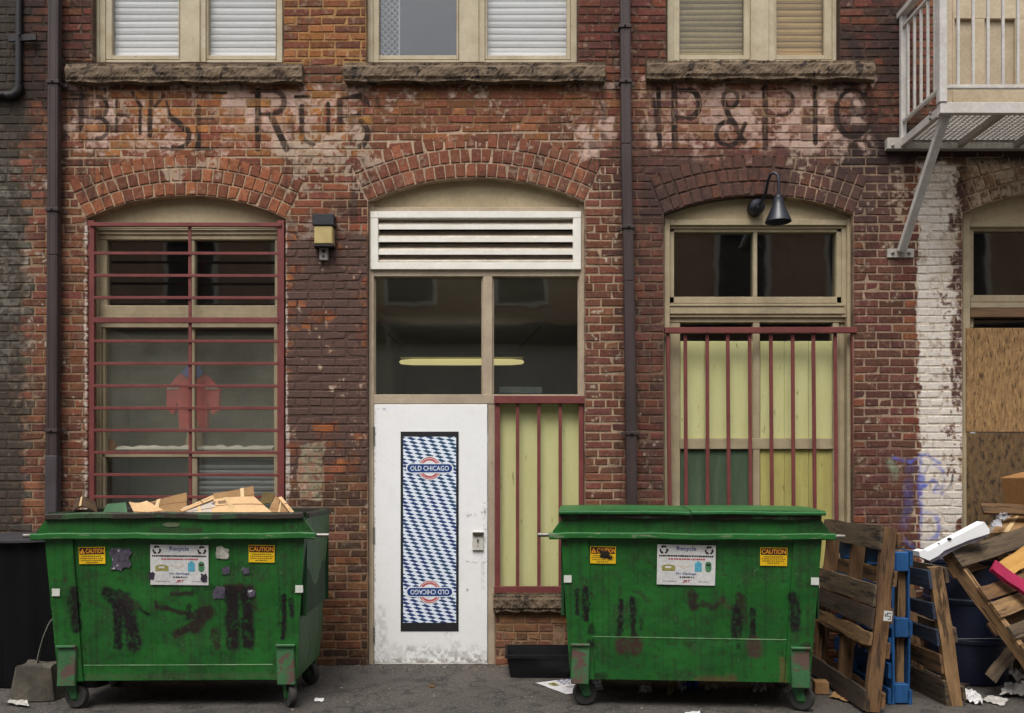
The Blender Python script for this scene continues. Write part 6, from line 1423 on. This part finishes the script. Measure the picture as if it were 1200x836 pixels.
for a_, c_ in zip(q0, q0[1:]): b.bar(a_, c_, .006, .028, (0, 1, 0), ch=.001)
b.build('metal_strap', mat('pale_metal_strap', (150, 146, 140), (110, 106, 100), 8, .5, metal=.4), t, t.location)

# ================================================================== SMALL THINGS ON THE GROUND
t = thing('plastic_tub', 'empty black plastic tub standing against the wall beside the closed dumpster', 'tub', (.205, -.26, 0))
m_tub = mat('black_tub_plastic', (26, 26, 30), (20, 20, 23), 6, .38, bump=.05, c3=(52, 50, 50), c3t=.7, c3scale=10)
b = MB(); w0, d0, w1, d1, hh = .215, .165, .245, .195, .175
lv_ = lambda w_, d_, z: [(-w_, -d_, z), (w_, -d_, z), (w_, d_, z), (-w_, d_, z)]
rings = [lv_(w0, d0, .0), lv_(w1, d1, hh), lv_(w1 + .014, d1 + .014, hh), lv_(w1 + .014, d1 + .014, hh - .02), None, lv_(w1 - .006, d1 - .006, hh), lv_(w0 - .006, d0 - .006, .006)]
seq = [rings[0], rings[1]]; b.add(rings[0] + rings[1], [[i, (i + 1) % 4, 4 + (i + 1) % 4, 4 + i] for i in range(4)] + [[0, 1, 2, 3]])
b.add(rings[5] + rings[6], [[i, (i + 1) % 4, 4 + (i + 1) % 4, 4 + i] for i in range(4)] + [[4, 5, 6, 7]]); b.build('tub_body', m_tub, t, recalc=False)
b = MB(); b.add(rings[3] + rings[2] + [(x, y, hh + .003) for x, y, z in rings[5]], [[i, (i + 1) % 4, 4 + (i + 1) % 4, 4 + i] for i in range(4)] + [[4 + i, 4 + (i + 1) % 4, 8 + (i + 1) % 4, 8 + i] for i in range(4)]); b.build('rim', m_tub, t, recalc=False)
m_paper = mat('white_paper', (214, 212, 212), (196, 194, 196), 8, .8, bump=.05); m_pdirty = mat('dirty_paper', (186, 182, 176), (150, 146, 140), 14, .85, bump=.1)
def G(px, py): s = (py - HORIZ) / EYE; return Vector(((px - 600) / s, F_PX / s - CAM_D, 0))       # point of the ground seen at a pixel
def litter(name, label, cat, pts, m, seed, crump=.012, group=None, lift=.004, nu=7, prints=None):
    r_ = random.Random(seed); c = [G(*p) for p in pts]; ctr = sum(c, Vector()) / 4
    j = [[r_.uniform(0, crump) for _ in range(nu + 1)] for _ in range(nu + 1)]; jj = [[(r_.uniform(-.1, .1), r_.uniform(-.1, .1)) for _ in range(nu + 1)] for _ in range(nu + 1)]
    def f(u, v):
        a, q = jj[int(v * nu)][int(u * nu)]; edge = crump * 14
        u2, v2 = u + a * min(1, edge) * .8, v + q * min(1, edge) * .8
        p = c[0] * (1 - u2) * (1 - v2) + c[1] * u2 * (1 - v2) + c[2] * u2 * v2 + c[3] * (1 - u2) * v2
        return (p.x, p.y, lift + j[int(v * nu)][int(u * nu)])
    b = MB(); b.sheet(f, nu, nu, 0)
    if prints:
        for u0, u1, v0, v1, mi in prints:
            b.sheet(lambda u, v: (lambda p: (p[0], p[1], p[2] + .0035))(tuple((c[0] * (1 - (u0 + (u1 - u0) * u)) * (1 - (v0 + (v1 - v0) * v)) + c[1] * (u0 + (u1 - u0) * u) * (1 - (v0 + (v1 - v0) * v)) + c[2] * (u0 + (u1 - u0) * u) * (v0 + (v1 - v0) * v) + c[3] * (1 - (u0 + (u1 - u0) * u)) * (v0 + (v1 - v0) * v)))[:2] + (lift + crump,)), 3, 2, 0, mi)
    mats = m if isinstance(m, list) else [m]
    o = b.build(name, mats, None, ctr, recalc=False); o.location = ctr
    return tag(o, label, cat, group)
pr = [(.12, .24, .62, .82, 1), (.16, .20, .68, .76, 2)] + [(.32 + .09 * i + (.03 if j % 2 else 0), .36 + .09 * i + (.03 if j % 2 else 0), .62 + .06 * j, .65 + .06 * j, 3) for i in range(7) for j in range(6)] + [(.62, .76, .28, .44, 3), (.66, .72, .33, .40, 0), (.55, .62, .10, .15, 4), (.30, .56, .44, .47, 5), (.30, .5, .36, .38, 5)]
litter('paper_flyer', 'printed white flyer with blue and green marks by the dumpster wheel', 'flyer', [(664, 814.5), (708, 809), (697, 793.5), (627, 801)], [m_paper, m_solive, m_sgrn, m_sblue, m_sblk, m_sgry], 1, .003, prints=pr)
litter('paper_scrap', 'grey paper scrap lying just inside the closed dumpster left wheel', 'paper', [(684, 811), (706, 808), (703, 798), (690, 797)], [m_paper, m_sblue], 2, .02, 'scraps of paper on the asphalt', prints=[(.1 + .2 * i, .2 + .2 * i, .1, .25, 1) for i in range(4)])
litter('paper_scrap', 'tiny white scrap alone on asphalt right of the open dumpster wheel', 'paper', [(368, 823), (379, 823), (380, 819.5), (369, 819.5)], m_paper, 3, .006, 'scraps of paper on the asphalt')
litter('food_wrapper', 'thin yellowish wrapper standing under the closed dumpster', 'wrapper', [(782, 817), (789, 816), (793, 803), (788, 803)], mat('yellow_wrapper', (196, 184, 130), (150, 140, 90), 20, .6), 4, .05)
litter('plastic_bag', 'crumpled bright blue plastic bag under the closed dumpster', 'plastic bag', [(800, 811), (818, 812), (817, 801), (801, 800)], mat('blue_bag', (40, 64, 168), (30, 48, 130), 10, .4), 5, .06)
litter('paper_scrap', 'white scrap touching the crumpled blue plastic bag', 'paper', [(794, 812), (804, 813), (805, 803), (796, 803)], m_paper, 6, .05, 'scraps of paper on the asphalt')
litter('food_wrapper', 'pale cream wrapper lying under the middle of the closed dumpster', 'wrapper', [(826, 811), (841, 809), (840, 803), (828, 804)], mat('cream_wrapper', (190, 184, 150), (150, 146, 116), 20, .6), 7, .04)
litter('paper_scrap', 'bright torn white paper in front of the grey pallet post', 'paper', [(1131, 824), (1152, 828), (1148, 815), (1131, 810)], m_paper, 8, .03, 'scraps of paper on the asphalt')
litter('paper_scrap', 'flattened pale paper at the foot of the navy drum', 'paper', [(1126, 798), (1152, 798), (1150, 788), (1130, 789)], m_pdirty, 9, .02, 'scraps of paper on the asphalt')
litter('paper_scrap', 'small pale rag of paper between drum and right pile of scraps', 'paper', [(1164, 800), (1182, 800), (1180, 790), (1167, 790)], m_pdirty, 10, .03, 'scraps of paper on the asphalt')
litter('paper_scrap', 'broad crumpled paper near the far lower right of the heap', 'paper', [(1172, 818), (1202, 818), (1200, 804), (1178, 805)], m_pdirty, 11, .04, 'scraps of paper on the asphalt')
litter('paper_scrap', 'tall crumpled grey-white paper against the tipped pallet foot', 'paper', [(1180, 800), (1206, 800), (1204, 780), (1184, 779)], m_pdirty, 12, .08, 'scraps of paper on the asphalt')
litter('paper_scrap', 'thin white strip of paper caught under the grey pallet boards', 'paper', [(1088, 796), (1108, 804), (1106, 797), (1090, 790)], m_pdirty, 13, .05, 'scraps of paper on the asphalt')
litter('paper_scrap', 'white corner of paper at the very front under the closed dumpster', 'paper', [(800, 842), (822, 842), (820, 834.5), (803, 836)], m_paper, 17, .006, 'scraps of paper on the asphalt')
litter('cardboard_scrap', 'flat torn strip of tan cardboard at the brown pallet foot', 'cardboard', [(972, 818), (998, 825), (1001, 820), (978, 812)], m_cardd, 14, .012)
litter('paper_scrap', 'small torn white paper near the middle under the closed dumpster', 'paper', [(748, 814), (764, 815), (762, 806), (750, 806)], m_pdirty, 21, .03, 'scraps of paper on the asphalt')
litter('paper_scrap', 'grey paper lump at the right end under the closed dumpster', 'paper', [(880, 812), (898, 813), (896, 804), (882, 805)], m_pdirty, 22, .04, 'scraps of paper on the asphalt')
litter('paper_scrap', 'thin pale strip on the asphalt left of the covered bin foot', 'paper', [(8, 826), (34, 829), (32, 823), (12, 821)], m_pdirty, 23, .012, 'scraps of paper on the asphalt')
litter('paper_scrap', 'flat dirty white sheet lying in front of the tipped pallet', 'paper', [(1150, 822), (1176, 829), (1182, 821), (1160, 816)], m_pdirty, 24, .01, 'scraps of paper on the asphalt')
litter('dead_leaf', 'brown dead leaf on the asphalt before the white door', 'leaf', [(502, 806), (509, 806.5), (510, 803.5), (503, 803)], mat('dead_leaf', (112, 80, 46), (86, 60, 36), 20, .9), 25, .004)
loose('short splintered grey board propped low against the tipped pallet', P(1160, 795, -1.0), P(1215, 728, -.9), .085, .02, m_wg, 9, (-.2, -.9, .3))
loose('dark broken board lying flat at the foot of the navy drum', G(1112, 806) + Vector((0, 0, .012)), G(1165, 797) + Vector((0, 0, .012)), .07, .018, m_wd, 10)
t = thing('cardboard_carton', 'small brown carton end beside the closed dumpster leg', 'carton', G(963, 814), None, (0, 0, R(-8)))
MB().box(-.045, .05, 0, .1, .0, .085, 0, .003).build('carton_body', m_cardd, t)
t = thing('bent_wire', 'thin black bent wire sticking out between the closed dumpster and the brown pallet', 'wire', P(963, 700, -.2))
MB().tube([P(960, 720, -.2), P(962, 685, -.2), P(965, 664, -.2), P(970, 661, -.2), P(976, 662, -.2)], .006, 6).build('wire', m_dark, t, t.location)
